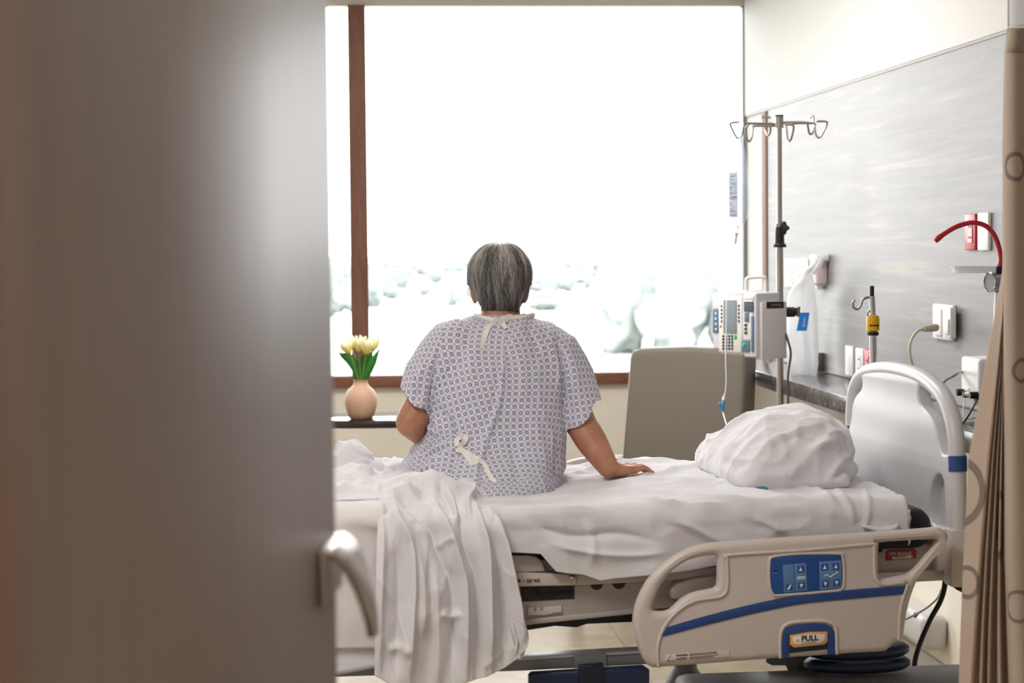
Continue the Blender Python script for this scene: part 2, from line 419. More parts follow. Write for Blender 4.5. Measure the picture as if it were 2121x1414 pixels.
def plate_mesh(outlines, depth, bevel, fmap, res=3):
    """filled 2D outlines (first = outer, others = holes) given thickness and rounded edges; fmap maps the 2D plane into 3D"""
    cu = bpy.data.curves.new('plate', 'CURVE'); cu.dimensions = '2D'; cu.fill_mode = 'BOTH'
    cu.extrude = max(depth / 2 - bevel, .0001); cu.bevel_depth = bevel; cu.bevel_resolution = res; cu.offset = -bevel
    for o in outlines:
        s = cu.splines.new('POLY'); s.points.add(len(o) - 1); s.use_cyclic_u = True
        for p, q in zip(s.points, o): p.co = (q[0], q[1], 0, 1)
    ob = bpy.data.objects.new('plate', cu); COL.objects.link(ob)
    dg = bpy.context.evaluated_depsgraph_get(); me = bpy.data.meshes.new_from_object(ob.evaluated_get(dg))
    bpy.data.objects.remove(ob); bpy.data.curves.remove(cu)
    me.transform(fmap); me.materials.clear()
    t = bmesh.new(); t.from_mesh(me); bmesh.ops.remove_doubles(t, verts=t.verts, dist=1e-5); bmesh.ops.recalc_face_normals(t, faces=t.faces)
    bpy.data.meshes.remove(me); return t
def text_bm(s, size, fmap, depth=.0006, align='LEFT', outline=False, bold=0.0):
    cu = bpy.data.curves.new('txt', 'FONT'); cu.body = s; cu.size = size; cu.extrude = depth / 2; cu.align_x = align; cu.align_y = 'CENTER'; cu.offset = bold
    ob = bpy.data.objects.new('txt', cu); COL.objects.link(ob)
    dg = bpy.context.evaluated_depsgraph_get(); me = bpy.data.meshes.new_from_object(ob.evaluated_get(dg))
    bpy.data.objects.remove(ob); bpy.data.curves.remove(cu)
    me.transform(fmap); me.materials.clear(); t = bmesh.new(); t.from_mesh(me); bpy.data.meshes.remove(me); return t
def frame_mat(o, u, v, w=None):
    """matrix with x->u, y->v, z->w(normal), origin o"""
    u, v = V(u).normalized(), V(v).normalized(); w = V(w).normalized() if w is not None else u.cross(v)
    return Matrix(((u.x, v.x, w.x, o[0]), (u.y, v.y, w.y, o[1]), (u.z, v.z, w.z, o[2]), (0, 0, 0, 1)))
def grid_bm(P, closed_u=False, uv=None):
    """P[i][j] -> quads; uv same layout"""
    bm = bmesh.new(); n, m = P.shape[:2]
    vs = [[bm.verts.new(V(P[i, j])) for j in range(m)] for i in range(n)]
    lay = bm.loops.layers.uv.new('UVMap') if uv is not None else None
    for i in range(n - 1):
        for j in range(m - (0 if closed_u else 1)):
            q = ((i, j), (i, (j + 1) % m), (i + 1, (j + 1) % m), (i + 1, j))
            f = bm.faces.new([vs[a][b] for a, b in q])
            if lay:
                for l, (a, b) in zip(f.loops, q): l[lay].uv = uv[a][b]
    return bm
def modify(me, *mods):
    """run modifiers on a mesh, return the resulting mesh"""
    ob = bpy.data.objects.new('m', me); COL.objects.link(ob)
    for typ, kw in mods:
        m = ob.modifiers.new(typ, typ)
        for k, v in kw.items(): setattr(m, k, v)
    dg = bpy.context.evaluated_depsgraph_get(); r = bpy.data.meshes.new_from_object(ob.evaluated_get(dg))
    bpy.data.objects.remove(ob); bpy.data.meshes.remove(me); return r
def to_me(bm): 
    me = bpy.data.meshes.new('t'); bm.normal_update(); bm.to_mesh(me); bm.free(); return me
def coords(me):
    a = np.empty(len(me.vertices) * 3); me.vertices.foreach_get('co', a); return a.reshape(-1, 3)
def normals(me):
    a = np.empty(len(me.vertices) * 3); me.vertices.foreach_get('normal', a); return a.reshape(-1, 3)
def set_coords(me, c): me.vertices.foreach_set('co', np.ascontiguousarray(c, float).ravel()); me.update()
def poly_dist(Q, line):
    """distance from points Q (n,2) to polyline, signed side, and position 0..1 along"""
    L = np.array(line, float); best = np.full(len(Q), 1e9); side = np.zeros(len(Q)); tpos = np.zeros(len(Q))
    seg = np.linalg.norm(np.diff(L, axis=0), axis=1); cum = np.concatenate([[0], np.cumsum(seg)]); tot = cum[-1]
    for i in range(len(L) - 1):
        a, b = L[i], L[i + 1]; d = b - a; t = np.clip(((Q - a) @ d) / (d @ d), 0, 1)
        v = Q - (a + t[:, None] * d); dd = np.hypot(v[:, 0], v[:, 1]); k = dd < best
        best[k] = dd[k]; side[k] = np.sign(d[0] * v[k, 1] - d[1] * v[k, 0]); tpos[k] = (cum[i] + t[k] * seg[i]) / tot
    return best, side, tpos
def folds(Q, lines):
    """sum of ridges (amp>0) / grooves (amp<0): (polyline, amp, width[, width on other side]); fades at both ends"""
    h = np.zeros(len(Q))
    for l in lines:
        pl, amp, w = cr(l[0], 5), l[1], l[2]; w2 = l[3] if len(l) > 3 else w
        d, s, t = poly_dist(Q, pl); ww = np.where(s > 0, w, w2)
        e = np.clip(np.minimum(t, 1 - t) / .28, 0, 1); end = e * e * (3 - 2 * e)
        h += amp * np.exp(-np.abs(d / ww) ** 1.55) * end
    return h
def ridged(c, sc, amp, seed, pw=3.0, warp=.35):
    """sharp creases: thin crests where a stretched noise passes through zero"""
    out = np.empty(len(c))
    for i, p in enumerate(c):
        q = Vector((p[0] * sc[0] + seed, p[1] * sc[1], p[2] * sc[2])); w = noise.noise(q * .6 + Vector((3.1, 7.7, seed))) * warp * 2
        out[i] = amp * (1 - min(1, abs(noise.noise(q + Vector((w, -w, w)))) * 2.2)) ** pw
    return out
def fbm(p, s, o=4): return noise.fractal(Vector((p[0] * s[0], p[1] * s[1], p[2] * s[2])), 1.0, 2.0, o)

# ------------------------------------------------------------------ the room
XL, XR, YF, ZC = -2.3, 1.95, 1.06, 2.75
def sbox(name, lo, hi, mat, bev=0.0):
    lo, hi = np.array(lo, float), np.array(hi, float)
    return structure(obj(name, box(bmesh.new(), (lo + hi) / 2, hi - lo, bev), mat))
sbox('floor', (XL - .1, -2.6, -.1), (XR + .1, WIN_Y + .12, 0), 'floor')
sbox('ceiling', (XL - .1, -2.6, ZC), (XR + .1, WIN_Y + .12, ZC + .1), 'ceiling')
sbox('wall_right', (XR, -2.6, 0), (XR + .1, WIN_Y + .12, ZC), 'wall')
sbox('wall_left', (XL - .1, -2.6, 0), (XL, WIN_Y + .12, ZC), 'white_wall')
sbox('wall_corridor', (XL, -2.7, 0), (XR, -2.6, ZC), 'white_wall')
# entrance wall with the doorway the picture looks through
bm = bmesh.new()
for lo, hi in (((XL, .93, 0), (-.24, 1.04, ZC)), ((1.13, .93, 0), (XR, 1.04, ZC)), ((-.24, .93, 2.2), (1.13, 1.04, ZC))):
    box(bm, (np.array(lo) + hi) / 2, np.array(hi) - lo)
structure(obj('wall_front', bm, 'white_wall'))
bm = bmesh.new()
for lo, hi in (((-.25, .9, 0), (-.150, 1.05, 2.2)), ((1.04, .9, 0), (1.14, 1.05, 2.2)), ((-.25, .9, 2.13), (1.14, 1.05, 2.21))):
    box(bm, (np.array(lo) + hi) / 2, np.array(hi) - lo, .004)
structure(obj('trim_1', bm, pm('door_frame_paint', (146, 118, 103), .75, spec=.15)))
# window wall: low wall, header, narrow piers
SILL, HEAD, WL, WR = .845, 2.558, XL + .05, 1.944
bm = bmesh.new()
for lo, hi in (((XL, WIN_Y, 0), (XR, WIN_Y + .12, .79)), ((XL, WIN_Y, HEAD + .035), (XR, WIN_Y + .12, ZC)), ((XL, WIN_Y, .79), (WL, WIN_Y + .12, HEAD + .035)), ((WR + .004, WIN_Y, .79), (XR, WIN_Y + .12, HEAD + .035))):
    box(bm, (np.array(lo) + hi) / 2, np.array(hi) - lo)
structure(obj('wall_window', bm, 'wall'))
bm = bmesh.new()
box(bm, ((WL + WR) / 2, WIN_Y + .02, (.79 + SILL) / 2), (WR - WL, .11, SILL - .79), .004)
w1 = structure(obj('window_1', bm, 'brown_h'))
def wchild(name, lo, hi, mat, bev=.003):
    lo, hi = np.array(lo, float), np.array(hi, float)
    return structure(obj(name, box(bmesh.new(), (lo + hi) / 2, hi - lo, bev), mat, w1))
wchild('mullion', (.080, WIN_Y - .045, SILL), (.160, WIN_Y + .05, HEAD), 'brown')
wchild('mullion', (-1.75, WIN_Y - .045, SILL), (-1.67, WIN_Y + .05, HEAD), 'brown')
wchild('frame', (WL, WIN_Y - .01, HEAD), (WR, WIN_Y + .06, HEAD + .035), pm('pale_header', (214, 206, 196), .5))
wchild('frame', (WR - .014, WIN_Y - .008, SILL), (WR + .004, WIN_Y + .06, HEAD), pm('grey_frame', (150, 156, 160), .4))
for lo, hi in (((WL, WIN_Y + .03, SILL), (.085, WIN_Y + .036, HEAD)), ((.155, WIN_Y + .03, SILL), (WR - .012, WIN_Y + .036, HEAD))):
    wchild('glass_pane', lo, hi, 'glass', 0)
# right wall: white soffit, laminate headwall panel with walnut end trim, granite ledge, baseboard
sbox('trim_2', (XR - .013, YF + .5, 2.046), (XR, WIN_Y - .001, ZC), 'white_wall')
sbox('trim_3', (XR - .011, YF + .5, 2.036), (XR, WIN_Y - .001, 2.046), pm('painted_shadow_reveal', (150, 142, 136), .5))  # grey strip: the soffit's shadow line is put into its colour
sbox('wall_panel', (XR - .008, 3.0, .93), (XR, 9.19, 2.036), 'panel')
sbox('wall_pier', (XR - .004, 9.29, .93), (XR, WIN_Y - .001, 2.046), 'white_wall')
sbox('trim_4', (XR - .014, 9.19, .93), (XR, 9.29, 2.036), 'brown', .003)
sbox('trim_5', (XR - .0085, 5.86, .93), (XR - .0075, 5.866, 2.036), pm('panel_joint', (120, 112, 108), .6))
sbox('baseboard_right', (XR - .014, YF + .5, 0), (XR, WIN_Y - .001, .078), pm('pale_baseboard', (196, 192, 184), .5), .003)
sbox('baseboard_window', (XL, WIN_Y - .014, 0), (XR - .02, WIN_Y, .078), pm('pale_baseboard', (196, 192, 184), .5), .003)
ledge = obj('ledge', box(bmesh.new(), (1.823, 6.9, .896), (.25, 5.56, .06), .004), 'granite')
tag(ledge, 'dark speckled granite ledge along the right wall under the grey panel', 'ledge')

# ------------------------------------------------------------------ the view outside: field, wooded hills, one nearer clump
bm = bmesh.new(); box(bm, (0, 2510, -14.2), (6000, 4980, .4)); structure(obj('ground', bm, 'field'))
rnd = random.Random(4)
def blob_tree(bm, x, y, z, r, h):
    t = bmesh.new(); bmesh.ops.create_icosphere(t, subdivisions=3, radius=1.0)
    o = (rnd.random() * 50, rnd.random() * 50, 0)
    for v in t.verts:
        k = 1 + .7 * noise.fractal(Vector((v.co.x * 1.8 + o[0], v.co.y * 1.8 + o[1], v.co.z * 1.8)), .8, 2.0, 3)
        v.co = Vector((v.co.x * r * k + x, v.co.y * r * k + y, v.co.z * h * .5 * k + z + h * .5))
    merge(bm, t)
bm = bmesh.new()
for k in range(1500):
    y = 230 + 1500 * rnd.random() ** 1.7; x = (rnd.random() - .45) * y * .8
    if x > -.02 * y and y < 470 + 60 * math.sin(x * .05): continue
    if rnd.random() < .35 and noise.noise(Vector((x * .012, y * .006, 2))) < .05: continue
    blob_tree(bm, x, y, -14, 1.6 + 3 * rnd.random(), 2.5 + 5 * rnd.random())
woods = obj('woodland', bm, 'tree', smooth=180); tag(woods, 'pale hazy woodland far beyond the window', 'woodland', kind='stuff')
bm = bmesh.new()
for dx, dy, r, h in ((-4, 0, 3.4, 10), (2, 1.5, 3.6, 11.5), (6.5, 0, 3.2, 10), (0, -3, 3.6, 7), (10, 2, 3, 8)):
    blob_tree(bm, 48 + dx * 1.5, 300 + dy, -14, r * 1.25, h * 1.35)
tag(obj('tree', bm, pm('hazed_near_foliage', (156, 163, 161), .9, var=.3), smooth=180), 'pale hazy tree clump outside, seen left of the infusion pump', 'tree')  # leaf colour paled further to stand in for haze
bm = bmesh.new()
prof = []
N = 60
for i in range(N):
    a = -2200 + 4400 * i / (N - 1); prof.append((a, 2300 + 200 * math.sin(i), -14 + 8 + 12 * noise.noise(Vector((i * .23, 3, 0)))))
P = np.array([[(x, y - 500, -14.5) for x, y, z in prof], [(x, y - 150, z * .7 - 3) for x, y, z in prof], [(x, y, z) for x, y, z in prof], [(x, y + 600, -14.5) for x, y, z in prof]])
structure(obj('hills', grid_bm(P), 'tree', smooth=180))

# ------------------------------------------------------------------ foreground door, standing open
DA = math.radians(7.15)
D0 = np.array([-.156, 1.075, 0]); DX = np.array([math.sin(DA), math.cos(DA), 0]); DN = np.array([math.cos(DA), -math.sin(DA), 0])
DM = Matrix(((DX[0], -DN[0], 0, D0[0]), (DX[1], -DN[1], 0, D0[1]), (0, 0, 1, 0), (0, 0, 0, 1)))      # x along the door, y into its thickness
bm = box(bmesh.new(), (.62, .0225, 1.07), (1.24, .045, 2.12), .0025)
door = obj('door_1', bm, 'door', space='local', smooth=35); door.matrix_world = DM; structure(door); WMAT[door.name] = DM.copy()
def dchild(name, bm, mat, parent=None): return structure(obj(name, bm, mat, parent or door, 'local', 50))
bm = box(bmesh.new(), (1.16, -.004, 1.088), (.15, .008, .06), .003)
dh = dchild('escutcheon', bm, 'nickel')
# push-pull paddle: wide at the door, curling out and down to a narrow tip
bm = bmesh.new(); rings = []
path = [(.002, 1.113, .150), (.012, 1.112, .150), (.022, 1.104, .136), (.031, 1.088, .112), (.040, 1.064, .085), (.046, 1.040, .060), (.049, 1.016, .034)]
pts = cr([(a, b, c) for a, b, c in path], 4)
T = np.gradient(pts[:, :2], axis=0); T /= np.linalg.norm(T, axis=1)[:, None]
for (n_, z_, w_), (tn, tz) in zip(pts, T):
    nx, nz = tz, -tn; h = .0045
    c0 = 1.165
    ring = []
    for sx, sn in ((-1, -1), (-.92, -1.0), (.92, -1.0), (1, -1), (1, 1), (.92, 1.0), (-.92, 1.0), (-1, 1)):
        k = .55 if abs(sx) == 1 else 1.0
        ring.append(bm.verts.new(Vector((c0 + sx * w_ / 2, -(n_ + nx * h * sn * k), z_ + nz * h * sn * k))))
    rings.append(ring)
skin_rings(bm, rings)
bmesh.ops.recalc_face_normals(bm, faces=bm.faces)
dchild('handle', bm, 'nickel')
for z in (.25, 1.1, 1.95):
    dchild('hinge', lathe(bmesh.new(), [(.007, -.05), (.007, .05)], (-.006, -.004, z), 12), 'nickel')

# ------------------------------------------------------------------ hospital bed
bed = thing('hospital_bed', 'cream plastic hospital bed with blue-striped side rail, made up with white linen', 'bed', BO, BA)
RY = -.54                                                            # outer plane of the near side rail
def R2(pts, src=None):
    """pixels of the crop x2.435 at (1250,1040) -> (x, z) on the rail plane"""
    out = []
    for x, y in pts:
        q = B(1250 + x / 2.435, 1040 + y / 2.435, RY); out.append((q[0], q[2]))
    return np.array(out)
def smooth2(a, n=4): return cr(a, n, True)
rail_m = lambda y: Matrix(((1, 0, 0, 0), (0, 0, 1, y), (0, 1, 0, 0), (0, 0, 0, 1)))     # (u,v,w) -> (x, y+w, z)
OUT = [(1620, 135), (1690, 128), (1732, 145), (1746, 180), (1730, 218), (1690, 270), (1640, 330), (1600, 380), (1576, 430), (1552, 500), (1534, 580), (1524, 650), (1512, 695), (1494, 706), (1470, 718), (1440, 746), (1415, 756),
       (1300, 763), (1168, 771), (1030, 781), (890, 790), (600, 812), (300, 835), (245, 834), (208, 800), (178, 730), (158, 655), (153, 590), (166, 520), (192, 455), (235, 385), (300, 320), (380, 262), (460, 226), (540, 208), (640, 200), (900, 182), (1300, 157)]
HL = [(258, 548), (251, 530), (268, 480), (300, 415), (350, 352), (420, 302), (490, 280), (555, 272), (577, 283), (579, 340), (578, 405), (568, 432), (535, 442), (470, 455), (412, 480), (372, 513), (338, 543), (300, 553)]
HR = [(1396, 222), (1408, 207), (1500, 199), (1640, 191), (1685, 192), (1688, 212), (1640, 262), (1590, 322), (1552, 356), (1520, 371), (1425, 386), (1398, 378), (1392, 340)]
o2, h1, h2 = R2(smooth2(OUT)), R2(smooth2(HL)), R2(smooth2(HR))
rail = obj('side_rail', plate_mesh([o2, h1, h2], .036, .0165, rail_m(RY + .018), 4), 'plastic', bed, 'local', 60)
def rtube(pts, r, lift=.0, closed=False):
    q = R2(pts); return [(a, RY + lift, c) for a, c in q]
bm = bmesh.new()
tube(bm, rtube([(278, 832), (272, 760), (282, 690), (312, 620), (362, 560), (420, 517), (480, 493), (560, 482), (602, 470), (622, 440), (626, 380), (625, 290), (640, 266), (1000, 242), (1345, 212), (1364, 225), (1366, 300), (1370, 370), (1386, 402), (1420, 415), (1525, 401)], 0), .0042, 8, 5)
tube(bm, rtube([(1535, 412), (1512, 480), (1496, 560), (1492, 640), (1490, 698)], 0), .0042, 8, 5)
tube(bm, rtube([(892, 786), (890, 720), (896, 655), (915, 622), (960, 605), (1060, 598), (1120, 600), (1158, 615), (1173, 650), (1176, 766)], 0), .0046, 8, 5)
tube(bm, rtube([(836, 300), (846, 278), (900, 266), (1010, 258), (1185, 258), (1205, 272), (1211, 330), (1211, 405), (1200, 435), (1160, 446), (900, 468), (858, 466), (840, 432), (834, 370), (836, 300)], 0), .004, 8, 5)
obj('moulding', bm, 'plastic', rail, 'local', 180)
def sticker(name, pts, mat, parent, lift=.0012, smooth=0, y=None):
    a = smooth2(pts, smooth) if smooth else np.array(pts, float)
    return obj(name, plate_mesh([R2(a)], .0014, .0003, rail_m((RY if y is None else y) - lift), 1), mat, parent, 'local', 40)
def band(top, bot): return list(map(tuple, cr(top, 6))) + list(map(tuple, cr(bot, 6)))
sticker('stripe', band([(322, 628), (520, 571), (760, 511), (1000, 465), (1250, 440), (1527, 419)], [(1510, 463), (1250, 487), (1000, 512), (760, 560), (520, 618), (290, 679)]), 'blue', rail)
cp = sticker('control_panel', [(839, 300), (850, 281), (902, 270), (1010, 262), (1100, 260), (1182, 262), (1202, 275), (1208, 330), (1208, 402), (1197, 431), (1160, 442), (1030, 453), (900, 464), (860, 461), (845, 432), (838, 370)], 'panelblue', rail, .0014, 4)
for q in ([(902, 315), (958, 310), (964, 450), (910, 455)], [(961, 309), (1020, 305), (1027, 443), (967, 449)], [(1086, 299), (1198, 291), (1200, 432), (1090, 441)]):
    sticker('key_field', q, 'lightblue', cp, .0024)
for cx, cy, k in ((992, 336, 1), (996, 419, -1), (1114, 326, 1), (1170, 322, 1), (1117, 410, -1), (1174, 404, -1)):
    kb = sticker('button', [(cx - 17, cy - 16), (cx + 16, cy - 18), (cx + 17, cy + 15), (cx - 16, cy + 17)], 'panelblue', cp, .0032)
    sticker('arrow', [(cx - 9, cy + 9 * k), (cx + 9, cy + 9 * k), (cx, cy - 12 * k)], 'white', kb, .0042)
kb = sticker('button', [(918, 412), (951, 409), (952, 442), (919, 445)], 'panelblue', cp, .0032)
sticker('figure_symbol', [(924, 437), (932, 425), (940, 412), (946, 415), (940, 427), (938, 436), (930, 441)], 'white', kb, .0042)
bm = bmesh.new(); tube(bm, rtube([(1112, 371), (1127, 364), (1141, 375), (1158, 364), (1172, 358)], .0), .0011, 6, 3); ball(bm, V(rtube([(1176, 353)], 0)[0]), .0022)
bmesh.ops.translate(bm, vec=(0, -.003, 0), verts=bm.verts); obj('figure_symbol', bm, 'white', cp, 'local')
sticker('lamp_symbol', [(854, 354), (880, 352), (880, 359), (854, 361)], 'lightblue', cp, .0026)
sticker('lamp_symbol', [(862, 340), (872, 338), (870, 350), (860, 350)], 'dark', cp, .0026)
sticker('bed_symbol', [(974, 375), (1016, 371), (1016, 376), (974, 380)], 'white', cp, .0032)
sticker('bed_symbol', [(974, 383), (1016, 380), (1016, 384), (974, 387)], 'white', cp, .0032)
# release latch in the bottom of the rail
lt = sticker('release_latch', [(899, 782), (899, 720), (904, 662), (920, 632), (960, 617), (1055, 609), (1120, 612), (1150, 626), (1164, 652), (1168, 764), (1128, 767), (1128, 650), (936, 665), (936, 778)], 'blue', rail, .002)
sticker('latch_recess', [(936, 668), (1128, 652), (1128, 740), (936, 760)], 'navy', lt, .0008)
lb = sticker('pull_handle', [(937, 668), (1030, 652), (1126, 650), (1126, 700), (1112, 714), (960, 730), (938, 716)], 'amber', lt, .0045)
sticker('plaque', [(952, 676), (1040, 662), (1112, 664), (1112, 690), (1098, 703), (970, 716), (952, 704)], 'white', lb, .006)
def rail_text(name, s, x, y, size, mat, parent, lift=.0066, slope=.0, **kw):
    q = R2([(x, y)])[0]; m = Matrix(((math.cos(slope), -math.sin(slope), 0, q[0]), (0, 0, -1, RY - lift), (math.sin(slope), math.cos(slope), 0, q[1]), (0, 0, 0, 1)))
    return obj(name, text_bm(s, size, m, **kw), mat, parent, 'local', 0)
rail_text('lettering', 'PULL', 994, 686, .0185, 'black', lb, .0068, .04, bold=.0006)
rail_text('lettering', 'to release siderail', 994, 705, .0048, 'black', lb, .0068, .04)
sticker('warning_triangle', [(966, 700), (984, 698), (975, 684)], 'yellow', lb, .0068)
wl = sticker('warning_label', [(310, 768), (634, 744), (636, 778), (312, 800)], pm('cream_label', (218, 208, 202), .5), rail, .0012)
rail_text('lettering', 'WARNING-', 364, 772, .0056, 'black', wl, .0026, .045, bold=.0002); rail_text('lettering', 'CAUTION-', 364, 789, .0056, 'black', wl, .0026, .045, bold=.0002)
for k, (t_, yy) in enumerate((('Proponent bed mechanisms can cause serious injury', 763), ('Operate bed only with persons clear of mechanisms', 770), ('Unplug bed during service or cleaning. Refer to service', 780), ('operations manuals for additional precautions', 787))):
    rail_text('lettering', t_, 432, yy, .0031, 'dark', wl, .0026, .05)
q = R2([(322, 798), (356, 796), (338, 770)]); bm = bmesh.new(); tube(bm, [(a, RY - .0022, c) for a, c in (*q, q[0])], .0006, 5, smooth=False); obj('warning_triangle', bm, 'black', wl, 'local')

# headboard: bent tube frame, panel with hand holds, blue bands
def H(pts, lx=0.0): return np.array([[q[1], q[2]] for q in (Bx(x, y, lx) for x, y in pts)])
HBX = lambda x: Matrix(((0, 0, 1, x), (1, 0, 0, 0), (0, 1, 0, 0), (0, 0, 0, 1)))
arch_px = [(1766, 1010), (1766, 900), (1767, 840), (1773, 802), (1787, 777), (1812, 766), (1850, 765), (1900, 777), (1935, 799), (1958, 826), (1972, 862), (1980, 905), (1983, 960), (1984, 1030), (1984, 1098)]
arch = [(0, a, b) for a, b in H(arch_px)]; arch[0] = (0, arch[0][1], .73)
hb = obj('headboard', tube(bmesh.new(), arch, .0205, 16, 6, round_end=True), 'cool', bed, 'local', 180)
pan = H([(1769, 960), (1768, 900), (1772, 882), (1776, 866), (1779, 836), (1786, 818), (1796, 806), (1799, 790), (1795, 768), (1815, 765), (1850, 764), (1898, 776), (1916, 790), (1915, 815), (1919, 836), (1936, 856), (1950, 880), (1957, 915), (1966, 940), (1978, 945), (1984, 1000), (1984, 1108)])
far_y = pan[0][0]
pan = np.vstack([cr(pan, 3), [[far_y, .725]]])
hold = H(smooth2([(1942, 1080), (1940, 1040), (1946, 1000), (1958, 982), (1966, 988), (1971, 1015), (1972, 1085), (1966, 1093)], 3))
obj('panel', plate_mesh([pan, hold], .037, .007, HBX(0), 3), 'cool', hb, 'local', 60)
obj('hand_hold', box(bmesh.new(), (.012, hold[:, 0].mean(), hold[:, 1].mean()), (.004, np.ptp(hold[:, 0]) + .02, np.ptp(hold[:, 1]) + .02)), 'cool', hb, 'local')
for lo, hi in (((1983, 944), (1984, 976)), ((1766, 881), (1766, 900))):
    a, b = H([lo, hi]); obj('band', tube(bmesh.new(), [(0, a[0], a[1]), (0, b[0], b[1])], .0222, 16, smooth=False), 'blue', hb, 'local', 60)

# far side rail, only its rounded top shows above the mattress beside the hand
fo = [B(x, y, .53) for x, y in ((1150, 966), (1166, 958), (1190, 950), (1220, 945), (1255, 944), (1300, 950), (1420, 958), (1520, 962))]
fr = [(q[0], q[2]) for q in fo]; fr = list(map(tuple, cr(fr, 4))) + [(fr[-1][0], .50), (fr[0][0], .50)]
frl = obj('side_rail', plate_mesh([np.array(fr)], .034, .015, rail_m(.53), 3), 'plastic', bed, 'local', 60)
# deck, under-deck covers, base
def S2(x, y, ly): q = B(x, y, ly); return q
def slab(name, px, ly, depth, mat, parent=None, bev=.004, res=2):
    """outline traced on the lengthwise plane ly, with depth going away from the viewer"""
    a = np.array([[q[0], q[2]] for q in (B(x, y, ly) for x, y in px)])
    return obj(name, plate_mesh([a], depth, min(bev, depth * .45), rail_m(ly + depth / 2), res), mat, parent or bed, 'local', 40)
dk = slab('deck_frame', [(700, 1222), (700, 1197), (1060, 1185), (1180, 1188), (1192, 1192), (1196, 1202), (1192, 1212), (1180, 1213)], -.45, .03, 'plastic')
obj('bolt', ball(bmesh.new(), B(1184, 1196, -.455), (.006, .004, .006)), 'chrome', dk, 'local', 180)
for s_, x_, f_ in (('B', 1073, 'black'), ('\u2022', 1083, 'black'), ('227 KG', 1091, 'dark')):
    q = B(x_, 1203, -.452); obj('lettering', text_bm(s_, .0108 if s_ != '227 KG' else .0098, Matrix(((1, -.0, 0, q[0]), (0, 0, -1, q[1]), (.02, 1, 0, q[2]), (0, 0, 0, 1))), bold=.0003), f_, dk, 'local', 0)
slab('deck_cover', [(700, 1192), (700, 1150), (1095, 1148), (1112, 1153), (1124, 1164), (1130, 1184)], -.445, .03, 'plastic', None, .005)
slab('deck_rail', [(1190, 1213), (1188, 1190), (1500, 1172), (1680, 1162), (1680, 1185)], -.44, .03, 'plastic')
up = slab('under_cover', [(1085, 1291), (1060, 1215), (1192, 1212), (1330, 1196), (1480, 1190), (1480, 1250), (1312, 1267)], -.425, .05, 'plastic2')
slab('cover_recess', [(1078, 1246), (1078, 1216), (1190, 1212), (1190, 1240)], -.427, .004, 'dark', up, .001)
for cx, cy in ((1236, 1208), (1282, 1206)):
    q = B(cx, cy, -.4275); obj('finger_hole', lathe(bmesh.new(), [(.0155, 0), (.0155, .004)], q, 24, (0, 1, 0)), 'dark', up, 'local')
bk = slab('bracket', [(1094, 1274), (1094, 1258), (1104, 1257), (1106, 1266), (1110, 1266), (1111, 1257), (1118, 1257), (1120, 1265), (1125, 1265), (1126, 1257), (1150, 1256), (1163, 1254), (1164, 1268), (1146, 1269), (1140, 1272), (1126, 1274)], -.432, .006, 'plastic', up, .001)
tube(t := bmesh.new(), [B(1116, 1216, -.428), B(1114, 1228, -.430), B(1122, 1233, -.43), B(1150, 1228, -.43), B(1186, 1224, -.428)], .0022, 8); obj('cable', t, 'black', up, 'local')
slab('cover_lip', [(1080, 1296), (1080, 1284), (1312, 1261), (1312, 1272)], -.435, .02, 'plastic2', up)
slab('mechanism_beam', [(700, 1345), (700, 1318), (1092, 1293), (1330, 1268), (1640, 1250), (1640, 1270), (1330, 1287), (1215, 1292), (1195, 1299), (1150, 1296), (1092, 1305)], -.40, .06, 'black', None, .002)
slab('arm_cover', [(1392, 1240), (1390, 1222), (1402, 1208), (1440, 1197), (1486, 1192), (1488, 1214), (1470, 1228), (1420, 1243)], -.46, .04, 'plastic')
obj('deck', box(bmesh.new(), (-1.14, .0, .675), (1.80, .84, .045), .006), 'plastic2', bed, 'local')
# head end: shelf under the headboard, CPR release plate, corner box
slab('head_frame', [(1640, 1215), (1640, 1190), (1880, 1184), (1996, 1176), (1997, 1200), (1880, 1206)], -.40, .05, 'plastic')
slab('head_shelf', [(1700, 1200), (1700, 1148), (1826, 1142), (1830, 1132), (1930, 1128), (1944, 1140), (1944, 1190), (1826, 1196)], -.38, .04, 'plastic')
slab('corner_box', [(1944, 1184), (1944, 1108), (1952, 1101), (2008, 1098), (2008, 1178)], -.43, .10, 'plastic', None, .008)
obj('hole', lathe(bmesh.new(), [(.0055, 0), (.0055, .003)], B(1992, 1192, -.402), 16, (0, 1, 0)), 'black', bed, 'local')
cl = slab('release_label', [(1835, 1161), (1836, 1142), (1840, 1139), (1894, 1136), (1898, 1140), (1898, 1156)], -.383, .002, pm('red_label', (188, 34, 42), .45), None, .0003)
def side_text(name, s, x, y, ly, size, mat, parent, slope=0.0, **kw):
    q = B(x, y, ly); m = Matrix(((math.cos(slope), -math.sin(slope), 0, q[0]), (0, 0, -1, ly), (math.sin(slope), math.cos(slope), 0, q[2]), (0, 0, 0, 1)))
    return obj(name, text_bm(s, size, m, **kw), mat, parent, 'local', 0)
side_text('lettering', 'CPR RELEASE', 1841, 1147, -.3842, .0098, 'white', cl, .0, bold=.0002)
ar = slab('arrow_label', [(1848, 1158), (1848, 1152), (1886, 1149), (1892, 1153), (1886, 1156)], -.3842, .001, 'white', cl, .0002)
side_text('lettering', 'SQUEEZE HERE', 1853, 1154, -.3854, .0042, pm('red_label', (188, 34, 42), .45), ar, .0)
obj('strap', tube(bmesh.new(), [B(1826, 1128, -.37), B(1850, 1124, -.40), B(1878, 1128, -.40), B(1890, 1122, -.36)], .011, 8, 5, flat=.5), 'orange', bed, 'local', 180)
obj('head_deck', box(bmesh.new(), (-.02, 0, .70), (.05, .80, .05), .006), 'plastic2', bed, 'local')
